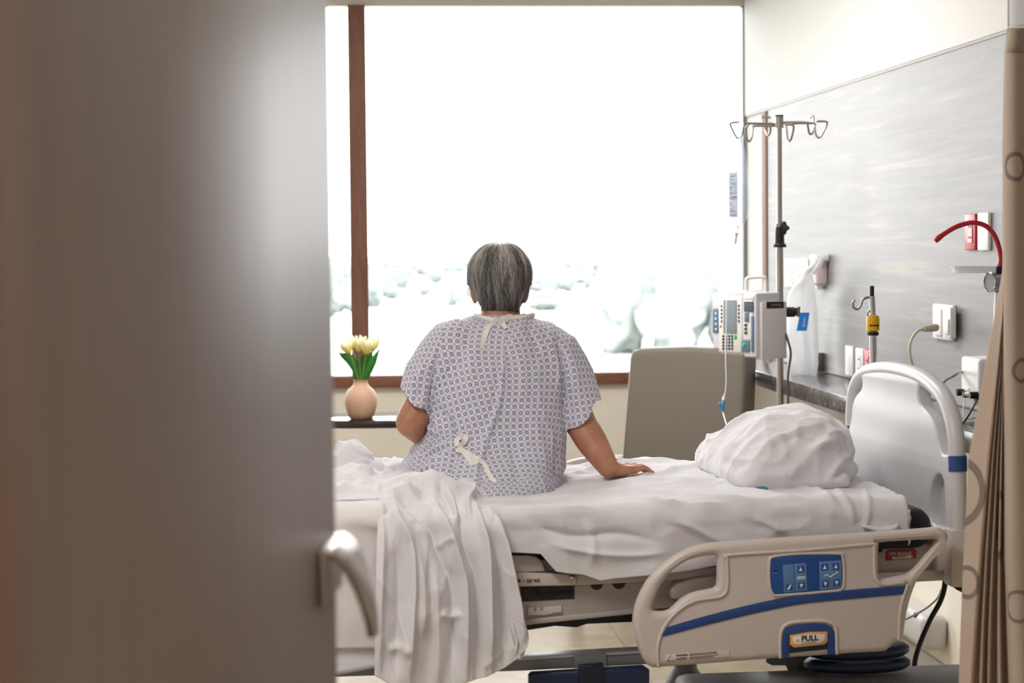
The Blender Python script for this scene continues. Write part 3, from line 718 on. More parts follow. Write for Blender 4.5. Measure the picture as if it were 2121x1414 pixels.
for yy in (-.46, .46):
    obj('headboard_post', box(bmesh.new(), (0, yy * .98, .68), (.05, .06, .14), .008), 'plastic', bed, 'local')
# base: long grey rail with a joint cover, navy pedals, grey hood with navy bumper, label plate, casters
br_ = slab('base_rail', [(690, 1402), (690, 1379), (1085, 1362), (1400, 1345), (1400, 1372), (1085, 1389)], -.36, .06, 'basemetal', None, .004)
slab('rail_edge', [(690, 1384), (690, 1378), (1085, 1361), (1400, 1344), (1400, 1349), (1085, 1367)], -.364, .06, pm('pale_rail_edge', (196, 200, 206), .35), br_, .002)
slab('joint_cover', [(1188, 1379), (1188, 1357), (1256, 1352), (1256, 1375), (1262, 1380), (1190, 1384)], -.368, .012, 'basemetal', br_, .002)
for (x0, x1) in ((1096, 1346),):
    pd = slab('pedal', [(x0, 1460), (x0, 1400), (x0 + 6, 1394), (x1 - 12, 1380), (x1, 1388), (x1, 1460)], -.40, .03, 'navy', None, .006)
    slab('pedal_clip', [(1200, 1460), (1200, 1378), (1250, 1374), (1250, 1460)], -.41, .02, pm('dark_navy', (14, 22, 42), .4), pd, .003)
tray_ = obj('base_hood', box(bmesh.new(), (-.27, -.325, .315), (.76, .25, .115), .03, 3), 'basemetal', bed, 'local', 50)
c_ = Bz(1775, 1352, .47); c_ = np.array([c_[0], c_[1], 0])
for z0, z1, r in ((.383, .409, .135), (.416, .444, .132)):
    bm = lathe(bmesh.new(), [(.05, z0 - .004), (r - .012, z0), (r, z0 + .008), (r, z1 - .008), (r - .012, z1), (.05, z1 - .006)], (0, 0, 0), 40)
    bmesh.ops.scale(bm, vec=(1, .6, 1), verts=bm.verts); bmesh.ops.translate(bm, vec=V(B(1775, 1352, -.28) * np.array([1, 1, 0])), verts=bm.verts)
    obj('bumper', bm, 'navy', bed, 'local', 50)
lp = slab('label_plate', [(1588, 1372), (1588, 1356), (1640, 1340), (1680, 1340), (1705, 1382), (1705, 1396), (1640, 1402), (1628, 1378), (1600, 1378)], -.19, .01, 'basemetal', None, .002)
for k in range(5): side_text('lettering', 'lock the casters before use', 1654, 1384 + k * 4 - 8, -.1915, .0042, 'dark', lp, -.55)
obj('base_frame', box(bmesh.new(), (-1.1, 0, .19), (1.9, .5, .05), .006), 'basemetal', bed, 'local')
for lx, ly in ((-.50, .34), (-1.9, .34), (-1.9, -.34), (-.1, -.36)):
    cs = obj('caster', lathe(bmesh.new(), [(.03, .34), (.032, .27), (.045, .25), (.062, .215), (.066, .16), (.05, .14)], (lx, ly, 0), 24), 'basemetal', bed, 'local', 60)
    obj('wheel', lathe(bmesh.new(), [(.03, -.02), (.07, -.02), (.075, -.012), (.075, .012), (.07, .02), (.03, .02)], (lx, ly, .075), 24, (0, 1, 0)), 'black', cs, 'local', 50)

# ------------------------------------------------------------------ mattress and linen
matt = obj('mattress', box(bmesh.new(), (-1.052, 0, .748), (1.995, .915, .100), .045, 5), 'blackcloth', None, 'bed', 180)
tag(matt, 'black covered mattress on the bed, its bare corner showing by the headboard', 'mattress')
TOPZ = .829
def interp(x, xs, ys): return float(np.interp(x, xs, ys))
def sheet_bm(x0, x1, nx, bot, top=TOPZ, yn=-.474, yf=.474, nside=40, ntop=110, far=.70, uvs=False):
    P = []
    for i in range(nx):
        x = x0 + (x1 - x0) * i / (nx - 1); row = []; zb = bot(x)
        for k in range(8): row.append((x, yf + .003, far + (top - .045 - far) * k / 8))
        for k in range(7):
            a = math.pi / 2 * k / 6; row.append((x, yf - .045 + .048 * math.cos(a), top - .045 + .045 * math.sin(a)))
        for k in range(1, ntop): row.append((x, yf - .045 + (yn - yf + .09) * k / ntop, top))
        for k in range(7):
            a = math.pi / 2 * k / 6; row.append((x, yn + .045 - .048 * math.sin(a), top - .045 + .045 * math.cos(a)))
        for k in range(1, nside + 1): row.append((x, yn - .003, top - .045 + (zb - top + .045) * k / nside))
        P.append(row)
    return np.array(P)
def finish_cloth(name, P, mat, lines=(), nz=(), cr_=(), thick=.003, parent=None, smooth=180, fade=None, sub=0):
    """cloth from a grid of bed-frame points: traced folds (in picture pixels) and fractal creases pushed along the normal"""
    me = to_me(grid_bm(P)); c = coords(me); n = normals(me)
    if n[:, 2].mean() < 0 and abs(n[:, 2].mean()) > .05 or (abs(n[:, 2].mean()) <= .05 and n[:, 1].mean() > 0):
        me.flip_normals(); me.update(); n = normals(me)
    h = folds(proj(bed_w(c)), lines) if lines else np.zeros(len(c))
    for amp, sc, seed in nz:
        h += amp * np.array([noise.fractal(Vector((p[0] * sc[0] + seed, p[1] * sc[1], p[2] * sc[2])), .9, 2.0, 4) for p in c])
    for amp, sc, seed in cr_: h += ridged(c, sc, amp, seed)
    if fade is not None: h *= fade(c)
    set_coords(me, c + n * h[:, None])
    mods = []
    if sub: mods.append(('SUBSURF', dict(levels=sub, render_levels=sub)))
    mods.append(('SOLIDIFY', dict(thickness=thick, offset=-1)))
    me = modify(me, *mods); me.materials.clear()
    return link_mesh(name, me, mat, parent, 'bed' if parent is None or True else 'local', smooth)
bx_ = [(1040, 1143), (1120, 1147), (1138, 1168), (1152, 1184), (1172, 1187), (1210, 1191), (1245, 1203), (1275, 1198), (1345, 1191), (1420, 1182), (1600, 1150), (1790, 1116), (1885, 1098)]
bq = [B(x, y, -.477) for x, y in bx_]
bot = lambda x: interp(x, [q[0] for q in bq], [q[2] for q in bq])
SL = [
    ([(1172, 1003), (1260, 996), (1400, 1000), (1560, 1022), (1700, 1040)], .006, 4), ([(1180, 1014), (1300, 1016), (1450, 1032), (1600, 1040)], .006, 4),
    ([(1166, 988), (1230, 972), (1330, 962), (1440, 955)], .007, 4), ([(1180, 968), (1270, 958), (1380, 950)], .006, 3.5),
    ([(1290, 992), (1360, 985), (1440, 970), (1500, 972)], .007, 4), ([(1360, 1000), (1480, 1000), (1540, 1008), (1660, 1008)], .006, 4),
    ([(1250, 1026), (1400, 1046), (1500, 1052), (1600, 1050)], .006, 4), ([(1490, 985), (1530, 1000), (1600, 1012)], .006, 4),
    ([(1640, 1012), (1700, 1022), (1745, 1052)], .005, 6), ([(1720, 1015), (1755, 1040), (1772, 1090)], .005, 7), ([(1780, 1005), (1800, 1040), (1790, 1110)], .004, 5),
    ([(1050, 1050), (1120, 1062), (1200, 1058), (1290, 1068)], .006, 8), ([(1330, 1052), (1430, 1090), (1500, 1130)], .006, 10),
    ([(1090, 1080), (1180, 1110), (1280, 1105), (1380, 1125)], -.005, 12), ([(1500, 1050), (1580, 1080), (1640, 1110)], .005, 9),
    ([(1120, 1120), (1200, 1140), (1300, 1150), (1400, 1140)], .005, 10), ([(1210, 1075), (1230, 1120), (1220, 1180)], .004, 9), ([(1560, 1060), (1660, 1055), (1760, 1070)], .005, 6)]
P = sheet_bm(-1.60, -.128, 240, bot)
sh = finish_cloth('fitted_sheet', P, 'sheet', [(l[0], l[1] * 2.0, l[2] * .75) for l in SL], [(.006, (2.2, 7, 5), 1), (.0025, (9, 16, 12), 7)], [(.006, (2.4, 7, 7), 3), (.004, (5, 9, 6), 14)])
c = coords(sh.data); lc = to_bed(np.array([np.array(sh.matrix_world.translation) if False else np.array(sh.location)]) + c)
dent = .032 * np.exp(-(((lc[:, 0] + 1.06) / .20) ** 2 + ((lc[:, 1] - .04) / .26) ** 2)) * (lc[:, 2] > TOPZ - .05)
c[:, 2] -= dent; set_coords(sh.data, c)
tag(sh, 'creased white bottom sheet stretched over the mattress beside the seated person', 'sheet')
# knotted sheet corner at the head end
bm = bmesh.new()
for pts, r in (([(1790, 1090), (1825, 1098), (1850, 1094), (1858, 1086)], [.008, .014, .012, .006]), ([(1838, 1090), (1848, 1096), (1858, 1094)], [.006, .012, .006])):
    tube(bm, [B(x, y, -.484) for x, y in pts], r, 10, 5, flat=.6, round_end=True)
me = modify(to_me(bm), ('REMESH', dict(mode='VOXEL', voxel_size=.004)), ('SMOOTH', dict(factor=.5, iterations=3))); 
sk_ = link_mesh('sheet_knot', me, 'sheet', sh, 'bed', 180)
bm = bmesh.new()   # gathered corner of the sheet wrapping the mattress end
G = []
for i in range(22):
    a = i / 21; row = []
    for k in range(20):
        b = k / 19
        x = -.130 + .016 * math.sin(a * math.pi / 2) * (1 - .25 * b); y = -.474 + (.0 if a < .01 else .10 * (1 - math.cos(a * math.pi / 2)))
        y -= .004 * math.sin(b * 9 + a * 8); row.append((x, y - .003, TOPZ - .03 - (.085) * b * (1 - .25 * a)))
    G.append(row)
finish_cloth('sheet_corner', np.array(G), 'sheet', [], [(.006, (20, 20, 34), 3)], [], .002, sh)

# woven spread over the foot end
sb_ = lambda x: interp(x, [-2.1, -1.3], [.515, .512])
P = sheet_bm(-2.08, -1.375, 70, sb_, TOPZ + .012, -.488, .49, 40)
sp_ = finish_cloth('bedspread', P, 'spread', [([(700, 1075), (760, 1078), (800, 1100)], .010, 10), ([(720, 1090), (735, 1200), (730, 1340)], .006, 14), ([(766, 1100), (770, 1230), (762, 1350)], .006, 12)], [(.004, (4, 6, 3), 5)], [(.003, (6, 8, 4), 6)], .006)
tag(sp_, 'white woven bedspread hanging over the foot of the bed beside the door handle', 'bedspread')
P = sheet_bm(-2.05, -1.36, 40, lambda x: .468 + .02 * math.sin(x * 9), TOPZ + .006, -.482, .48, 30)
tag(finish_cloth('under_blanket', P, 'sheet', [], [(.004, (5, 6, 4), 9)], [(.006, (7, 7, 5), 9)], .003), 'plain white under blanket whose hem hangs below the woven bedspread', 'blanket')

# crumpled top sheet lying behind the blanket
sil = [(690, 938), (708, 926), (725, 921), (742, 924), (754, 944), (772, 956), (790, 968), (806, 980), (826, 990), (850, 992)]
xs_ = [B(x, y, .18)[0] for x, y in sil]; zs_ = [B(x, y, .18)[2] for x, y in sil]
G = []
NX, NY = 90, 80
for i in range(NX):
    x = -1.78 + (.52) * i / (NX - 1); hmax = max(.018, interp(x, xs_, zs_) - TOPZ - .014); row = []
    for k in range(NY):
        y = .40 - .78 * k / (NY - 1)
        ridge = math.exp(-((y - .18) / .10) ** 2) * 1.0 + .50 * math.exp(-((y + .10) / .09) ** 2) + .28 * math.exp(-((y + .28) / .07) ** 2)
        e = min(1, i / 5, (NX - 1 - i) / 8, k / 5, (NY - 1 - k) / 5)
        w = .012 * abs(noise.noise(Vector((x * 5 + y * 7, y * 16 - x * 6, 1)))) + .010 * noise.noise(Vector((x * 14, y * 14, 4)))
        row.append((x + .02 * noise.noise(Vector((x * 6, y * 6, 9))), y, TOPZ + .016 + e * (hmax * min(1.05, ridge) + w)))
    G.append(row)
ts = finish_cloth('top_sheet', np.array(G)[:, ::-1], 'pillow', [([(712, 945), (760, 955), (800, 985), (835, 994)], .010, 5), ([(720, 930), (745, 935), (770, 962)], .008, 4), ([(715, 968), (760, 972), (810, 990)], -.010, 4), ([(712, 985), (760, 982), (800, 992)], .010, 5)], [(.006, (12, 12, 12), 2)], [(.016, (7, 9, 9), 5), (.009, (14, 12, 14), 8)], .002, fade=lambda c: np.clip((c[:, 1] + .385) / .09, 0, 1))
tag(ts, 'crumpled white top sheet pushed to the foot of the bed behind the blanket', 'sheet')

# the blanket thrown over the near edge, hanging in folds
crest = [(786, 1020), (796, 1004), (820, 994), (845, 991), (870, 990), (895, 985), (915, 992), (940, 1003), (965, 1019), (985, 1032), (1012, 1048)]
botm = [(776, 1398), (800, 1412), (850, 1432), (900, 1430), (960, 1414), (1010, 1400), (1045, 1384), (1075, 1362), (1090, 1342), (1096, 1322)]
rowsL = [(1050, -.44, 786, 1026), (1078, -.498, 783, 1038), (1130, -.518, 780, 1054), (1200, -.526, 778, 1068), (1270, -.532, 777, 1082), (1322, -.534, 776, 1095)]
NU = 230; G = []; BCX = B(885, 990, -.30)[0]
def lerp(a, b, t): return a + (b - a) * t
for i in range(NU):
    u = i / (NU - 1); ctrl = []
    cpx = lerp(786, 1012, u); cpy = interp(cpx, [c[0] for c in crest], [c[1] for c in crest]); ly = -.30
    q = B(cpx, cpy, ly); ctrl.append((lerp(BCX, q[0], .45), -.13, TOPZ + .022)); ctrl.append((lerp(BCX, q[0], .8), -.21, max(TOPZ + .03, q[2] - .006))); ctrl.append((q[0], ly, q[2]))
    for py, ly, L, R_ in rowsL:
        p = lerp(L, R_, u); yy = py if py < 1300 else min(py, interp(p, [c[0] for c in botm], [c[1] for c in botm]) - 20)
        ctrl.append(tuple(B(p, yy, ly)))
    p = lerp(776, 1096, u); by_ = interp(p, [c[0] for c in botm], [c[1] for c in botm])
    if u > .93: ctrl[-1] = tuple(B(lerp(776, 1094, u), by_ - 12, -.534))
    ctrl.append(tuple(B(p, by_, -.536)))
    G.append(cr(ctrl, 20))
BL = [
    ([(800, 1010), (804, 1048), (839, 1095), (855, 1134), (859, 1213), (855, 1291), (849, 1440)], .026, 13, 8), ([(890, 992), (893, 1010), (902, 1048), (933, 1103), (953, 1158), (965, 1213), (967, 1311), (966, 1440)], .030, 12, 8),
    ([(806, 1012), (835, 1040), (863, 1064), (890, 1091), (902, 1130), (918, 1173), (933, 1205), (938, 1290), (935, 1440)], -.024, 9, 14), ([(930, 1010), (949, 1056), (961, 1134), (984, 1197), (988, 1291), (988, 1430)], -.020, 6, 12),
    ([(940, 996), (958, 1004), (973, 1025), (969, 1044), (977, 1079)], .016, 6), ([(950, 1010), (980, 1044), (996, 1079), (1012, 1134), (1016, 1213), (1018, 1300), (1018, 1420)], .022, 9, 7), ([(990, 1036), (1012, 1052), (1035, 1087), (1055, 1142), (1071, 1213), (1082, 1271), (1086, 1360)], .020, 11, 8),
    ([(985, 1050), (1002, 1079), (1028, 1142), (1035, 1213), (1043, 1291), (1046, 1400)], -.018, 8), ([(862, 1110), (871, 1158), (877, 1213), (879, 1283), (872, 1330)], .020, 10, 12), ([(905, 1140), (922, 1120), (945, 1118)], .010, 8), ([(912, 1262), (933, 1279), (960, 1266)], .012, 9),
    ([(790, 1040), (794, 1120), (790, 1230), (786, 1420)], .016, 10, 7), ([(812, 1090), (822, 1160), (826, 1260), (815, 1420)], -.016, 12), ([(893, 1150), (905, 1230), (908, 1320), (905, 1440)], .018, 10, 13), ([(920, 1010), (940, 1050), (952, 1090)], .016, 6), ([(905, 1000), (926, 1040), (945, 1080)], -.012, 5),
    ([(830, 1000), (850, 1030), (885, 1060), (905, 1090)], .014, 8), ([(800, 1030), (840, 1020), (880, 1022)], .010, 6), ([(845, 998), (870, 1012), (892, 1015)], -.010, 6), ([(800, 1350), (830, 1340), (850, 1360)], .012, 10), ([(1050, 1335), (1030, 1360), (990, 1388)], .004, 7)]
bl_ = finish_cloth('blanket', np.array(G), 'blanket', BL, [(.010, (8, 9, 1.8), 21), (.003, (24, 20, 10), 3)], [(.006, (7, 4, 1.6), 4), (.004, (14, 10, 5), 11)], .004, None, 180, lambda c: np.clip((c[:, 1] * -1 - .10) / .15, 0, 1))
tag(bl_, 'rumpled white cotton blanket hanging in deep folds over the near bed edge', 'blanket')

# pillow
topl = [(1434, 947), (1470, 918), (1510, 886), (1560, 861), (1620, 851), (1690, 850), (1722, 861), (1752, 888), (1774, 932), (1786, 972)]
px_x = [B(x, y, .02)[0] for x, y in topl]; px_z = [B(x, y, .02)[2] for x, y in topl]
G = []
ly_s = [-.262, -.258, -.245, -.21, -.16, -.08, .05, .18, .28, .34, .375, .39]; hs = [.06, .24, .44, .70, .88, .98, 1.0, .96, .80, .55, .25, .05]
xl_s = [B(1552, 1000, -.26)[0], B(1540, 999, -.26)[0], B(1536, 998, -.25)[0], B(1526, 994, -.21)[0], B(1514, 988, -.16)[0], B(1496, 979, -.08)[0], B(1472, 966, .05)[0], B(1452, 956, .18)[0], B(1440, 950, .28)[0], B(1437, 948, .34)[0], B(1441, 946, .375)[0], B(1450, 945, .39)[0]]
xr_f, xr_b = B(1764, 998, -.26)[0], B(1779, 975, .0)[0]
for t in np.linspace(0, 1, 76):
    f = t * 11; ly = interp(f, range(12), ly_s); h = interp(f, range(12), hs); row = []
    xl = interp(f, range(12), xl_s); xr = interp(ly, [-.26, -.2, .0, .4], [xr_f, xr_f + .012, xr_b, xr_b]); z0 = TOPZ + .008
    for k in range(96):
        a = 2 * math.pi * k / 96; c, s = math.cos(a), math.sin(a)
        e = math.copysign(abs(c) ** .7, c); x = (xl + xr) / 2 + e * (xr - xl) / 2
        xq = px_x[0] + (x - xl) / (xr - xl) * (px_x[-1] - px_x[0]); zt = max(.02, interp(xq, px_x, px_z) - z0)
        if s >= 0: z = z0 + zt * h * min(1, (abs(s) / .5) ** .6)
        else: z = z0 + .012 * s
        row.append((x, ly, z))
    G.append(row)
G = np.array(G)
bm = bmesh.new(); rings = [[bm.verts.new(V(p)) for p in r] for r in G]; skin_rings(bm, rings); bmesh.ops.recalc_face_normals(bm, faces=bm.faces)
me = modify(to_me(bm), ('REMESH', dict(mode='VOXEL', voxel_size=.0065)), ('SMOOTH', dict(factor=.5, iterations=12)))
c, n = coords(me), normals(me)
PL = [([(1545, 998), (1580, 940), (1640, 900), (1730, 872)], .010, 9), ([(1480, 965), (1500, 935), (1540, 900)], .006, 5), ([(1520, 990), (1530, 950), (1560, 915), (1600, 890)], .007, 5), ([(1500, 975), (1512, 945), (1545, 905)], -.006, 4),
      ([(1600, 860), (1560, 880), (1520, 905)], .005, 5), ([(1690, 852), (1600, 870), (1550, 900)], .006, 5), ([(1560, 990), (1640, 975), (1700, 930), (1760, 900)], .010, 10), ([(1640, 995), (1660, 960), (1740, 920)], -.007, 8),
      ([(1708, 998), (1740, 960), (1768, 920)], .011, 6), ([(1722, 998), (1755, 965), (1780, 945)], -.010, 6), ([(1560, 960), (1600, 930), (1660, 900), (1720, 885)], -.008, 8), ([(1590, 1000), (1680, 1003), (1770, 990)], .008, 6), ([(1610, 900), (1625, 930), (1620, 960)], .006, 7), ([(1660, 885), (1668, 905), (1700, 915)], -.005, 8)]
h = folds(proj(bed_w(c)), PL)
h += np.array([.010 * noise.fractal(Vector((p[0] * 7 + p[1] * 4, p[1] * 7, p[2] * 9)), .9, 2.0, 4) for p in c])
h += ridged(c, (6, 4, 5), .012, 5) + ridged(c, (10, 8, 9), .006, 17)
h *= np.clip((c[:, 2] - TOPZ - .004) / .03, 0, 1)
set_coords(me, c + n * h[:, None])
pw = link_mesh('pillow', me, 'pillow', None, 'bed', 180)
tag(pw, 'plump creased white pillow lying at the head of the bed', 'pillow')
for x, y, rx in ((1575, 998, .026), (1664, 996, .020)):
    q = B(x, y, -.262); obj('inner_cover', ball(bmesh.new(), (q[0], -.253, TOPZ + .006), (rx, .012, .009), 20), 'teal', pw, 'bed', 180)

# ------------------------------------------------------------------ the seated person, seen from behind
SEAT = bed_w(np.array([[-1.07, .2, .83]]))[0]
person = thing('person', 'grey-haired person in a flower-print hospital gown sitting on the bed facing the window', 'person', SEAT, BA)
def J(x, y, ly): return np.array(B(x, y, ly))
bm = bmesh.new()
def limb(pts, r, seg=14, n=5, flat=1.0): tube(bm, pts, r, seg, n, flat=flat, round_end=True)
pel, abd, che, upc = J(995, 972, .2), J(1008, 900, .19), J(1026, 800, .19), J(1034, 725, .20)
limb([pel, abd, che, upc, J(1037, 700, .21)], [.125, .120, .122, .095, .06], 20)
nk = J(1037, 665, .205); hd = J(1033, 574, .235)
limb([J(1037, 700, .20), nk, J(1036, 632, .225), J(1034, 600, .235)], [.066, .055, .052, .055], 18)
shl, ell, wrl = J(926, 742, .2), J(851, 874, .13), J(912, 930, .38)
limb([J(990, 722, .2), shl, (shl + ell) / 2, ell], [.05, .048, .046, .041])
limb([ell, (ell + wrl) / 2 + np.array([0, 0, .004]), wrl], [.041, .038, .026])
limb([wrl, J(940, 938, .42), J(965, 945, .45)], [.026, .034, .022], flat=.6)
shr, elr, wrr = J(1142, 742, .2), J(1204, 880, .13), J(1260, 968, .06)
limb([J(1080, 722, .2), shr, (shr + elr) / 2, elr], [.05, .048, .046, .042])
limb([elr, elr * .6 + wrr * .4, wrr], [.041, .041, .0285])
for hx, kx in ((950, 930), (1085, 1065)):
    hip, kn = J(hx, 965, .24), np.array([J(kx, 965, .3)[0], .56, .86]); ank = np.array([kn[0], .60, .47])
    limb([hip, (hip + kn) / 2, kn], [.095, .085, .062]); limb([kn, kn * .6 + ank * .4, ank], [.06, .055, .036])
    limb([ank + np.array([0, -.02, -.03]), ank + np.array([0, .08, -.05]), ank + np.array([0, .17, -.055])], [.036, .034, .022], flat=.8)
# head: skull, jaw, nose, brow, ears
ball(bm, hd + np.array([0, -.005, .006]), (.066, .082, .078), 28); ball(bm, hd + np.array([0, .035, -.045]), (.054, .056, .062), 24)
ball(bm, hd + np.array([0, .060, -.082]), (.026, .026, .022), 14)
limb([hd + np.array([0, .082, .008]), hd + np.array([0, .098, -.022]), hd + np.array([0, .092, -.032])], [.008, .012, .012], 10)
for s in (-1, 1):
    limb([hd + np.array([s * .012, .078, .018]), hd + np.array([s * .045, .066, .018])], [.008, .007], 8)
    e0 = J(981 if s < 0 else 1088, 606, .235)
    ball(bm, e0, (.0085, .018, .031), 16, Matrix.Rotation(s * .35, 3, 'Z') @ Matrix.Rotation(s * .14, 3, 'Y'))
    ball(bm, e0 + np.array([-s * .012, .01, -.004]), (.012, .014, .018), 12)
# right hand flat on the sheet, fingers spread
f = np.array([.84, .54, 0]); l = np.array([-.54, .84, 0]); W = np.array([wrr[0], wrr[1], TOPZ + .020])
kz = TOPZ + .014
limb([wrr, W + f * .02 + np.array([0, 0, .004]), W + f * .05], [.0285, .027, .024], flat=.75)
for off, L, sp, r in ((.030, .066, .16, .0086), (.010, .075, .04, .0090), (-.010, .070, -.08, .0086), (-.028, .054, -.22, .0076)):
    base = W + f * .072 + l * off; d = f * math.cos(sp) + l * math.sin(sp); base[2] = kz + .008
    limb([W + f * .02 + l * off * .5, base], [.014, .0115], 10)
    limb([base, base + d * L * .45 + np.array([0, 0, .004]), base + d * L * .75 + np.array([0, 0, -.005]), base + d * L + np.array([0, 0, -.013])], [.0105, r, r * .92, r * .74], 10)
limb([W + f * .015 + l * .02, W + f * .045 + l * .052, W + f * .078 + l * .064 + np.array([0, 0, -.008])], [.014, .0115, .0085], 10)
me = modify(to_me(bm), ('REMESH', dict(mode='VOXEL', voxel_size=.0042)), ('SMOOTH', dict(factor=.5, iterations=4)))
link_mesh('body', me, 'skin', person, 'bed', 180)
for s in (-1, 1): obj('eye', ball(bmesh.new(), hd + np.array([s * .029, .073, .002]), (.012, .008, .009), 14), pm('eye_white', (230, 226, 220), .2), person, 'bed', 180)
obj('mouth', tube(bmesh.new(), [hd + np.array([-.02, .083, -.058]), hd + np.array([0, .091, -.056]), hd + np.array([.02, .083, -.058])], [.003, .005, .003], 8), pm('lips', (160, 92, 84), .5), person, 'bed', 180)
rb = W + f * .072 + l * -.010; rd = f * math.cos(-.08) + l * math.sin(-.08); rc = rb + rd * .022; rc[2] = TOPZ + .0245
bm = bmesh.new(); t_ = lathe(bmesh.new(), [(.0090, -.002), (.0100, -.002), (.0100, .002), (.0090, .002)], rc, 20, rd, cap=False); merge(bm, t_); obj('ring', bm, 'gold', person, 'bed', 180)
obj('ring_stone', ball(bmesh.new(), rc + np.array([0, -.0095, .003]), (.004, .002, .0028), 10), 'black', person, 'bed', 180)
ua = (shl * .52 + ell * .48); ud = (ell - shl) / np.linalg.norm(ell - shl)
obj('arm_band', lathe(bmesh.new(), [(.044, -.03), (.0475, -.028), (.0475, .028), (.044, .03)], ua, 28, ud, cap=False), pm('dark_arm_band', (74, 74, 80), .7), person, 'bed', 180)

# hair: cap plus combed strands; the surface is given by its outline row by row
hpy = [501, 503, 507, 513, 522, 535, 550, 567, 585, 600, 615, 630, 646]
hhw = [.5, 14, 27, 38, 48, 56, 61.5, 63.5, 62.5, 58.5, 53, 46, 39]
hbk = [.002, .028, .046, .060, .074, .085, .092, .095, .094, .088, .079, .068, .058]
hfr = [.002, .026, .044, .058, .070, .080, .085, .087, .086, .082, .076, .068, .06]
hz = [J(1033, p, .235)[2] for p in hpy]; hx0 = [J(1033.5 + (1.5 if p > 600 else 0), p, .235)[0] for p in hpy]
HK = range(len(hpy)); PXM = abs(J(1034, 570, .235)[0] - J(1033, 570, .235)[0])
HYC = .235
def hair_p(az, k, off=0.0):
    """point on the hair: az = 0 at the back, k = row number (top 0 .. nape 12)"""
    hw = interp(k, HK, hhw) * PXM + off; bk = interp(k, HK, hbk) + off; fr_ = interp(k, HK, hfr) + off
    s, c = math.sin(az), math.cos(az)
    return np.array([interp(k, HK, hx0) + hw * s, HYC - .012 - (bk if c > 0 else fr_) * c, interp(k, HK, hz) + off * max(0, 1 - k / 4)])
def hair_end(az): return interp(abs(az), [0, .45, .8, 1.1, 1.35, 1.55, 1.9, 2.3, 2.7, 3.15], [12.3, 12.1, 11.4, 10.2, 7.9, 7.9, 8.6, 5.6, 4.2, 3.8])
NA, NE = 72, 34
G = np.array([[hair_p(az, hair_end(az) * (i / (NE - 1)), -.0035 if i < NE - 1 else -.009) for az in np.linspace(-math.pi, math.pi, NA, endpoint=False)] for i in range(NE)])
bm = grid_bm(G, True); bmesh.ops.remove_doubles(bm, verts=bm.verts, dist=1e-5); bmesh.ops.recalc_face_normals(bm, faces=bm.faces)
hair = obj('hair', bm, pm('dark_grey_hair', (70, 65, 62), .6, bump=(300, .5)), person, 'bed', 180)
hr = random.Random(11)
HM = [pm('hair_grey', (132, 129, 127), .42), pm('hair_dark', (68, 66, 65), .45), pm('hair_light', (196, 192, 187), .4), pm('hair_warm', (156, 146, 135), .42)]
bm = bmesh.new()
def strand(pts, w, mi):
    P = cr(pts, 2); T = np.gradient(P, axis=0); T /= np.linalg.norm(T, axis=1)[:, None] + 1e-9; prev = None
    for i, p in enumerate(P):
        N_ = p - HCC; N_ /= np.linalg.norm(N_); s = np.cross(T[i], N_); s /= np.linalg.norm(s) + 1e-9
        ww = w * (1 - .8 * (i / (len(P) - 1)) ** 2)
        cur = [bm.verts.new(V(p - s * ww)), bm.verts.new(V(p + N_ * ww * .8)), bm.verts.new(V(p + s * ww))]
        if prev:
            for a in range(2): bm.faces.new((prev[a], prev[a + 1], cur[a + 1], cur[a])).material_index = mi
        prev = cur
HCC = hd + np.array([0, -.01, 0])
for k in range(9000):
    az = hr.gauss(0, 1.0) if k < 7200 else hr.uniform(-math.pi, math.pi)
    if abs(az) > math.pi: continue
    e1 = hair_end(az) + .5 * noise.noise(Vector((az * 9, 0, 5))) - .25; k0 = e1 * hr.random() ** .85; L = hr.uniform(2.2, 5.2)
    cl_n = noise.noise(Vector((az * 4.2 + k0 * .25, k0 * .34, 3.3))); fine = noise.noise(Vector((az * 15, k0 * .3, 8)))
    sw = .10 * noise.noise(Vector((az * 1.6, k0 * .3, 0))) + hr.gauss(0, .055) + (.10 * math.sin(az * 3 + 1.0) if k0 > 7 else 0)
    lift = .0008 + .004 * max(0, cl_n) + hr.random() * .002; flip = .003 + .006 * hr.random() if hr.random() < .22 else 0
    pts = []
    for j in range(6):
        q = j / 5; kk = k0 + L * q; a2 = az + sw * q * (1 + 1.5 * q) * (1.0 if kk > 2 else .6)
        if kk > e1 + .35: kk = e1 + .35 + (kk - e1 - .35) * .1
        pts.append(hair_p(a2, kk, lift * (1 - .4 * q) + flip * q * q * (1 if kk > 5 else .3)))
    if np.linalg.norm(pts[-1] - pts[0]) < .010: continue
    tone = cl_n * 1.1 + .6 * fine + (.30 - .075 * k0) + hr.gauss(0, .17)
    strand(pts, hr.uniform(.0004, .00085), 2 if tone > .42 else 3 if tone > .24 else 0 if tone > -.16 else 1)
st = obj('strands', bm, HM, hair, 'bed', 180)

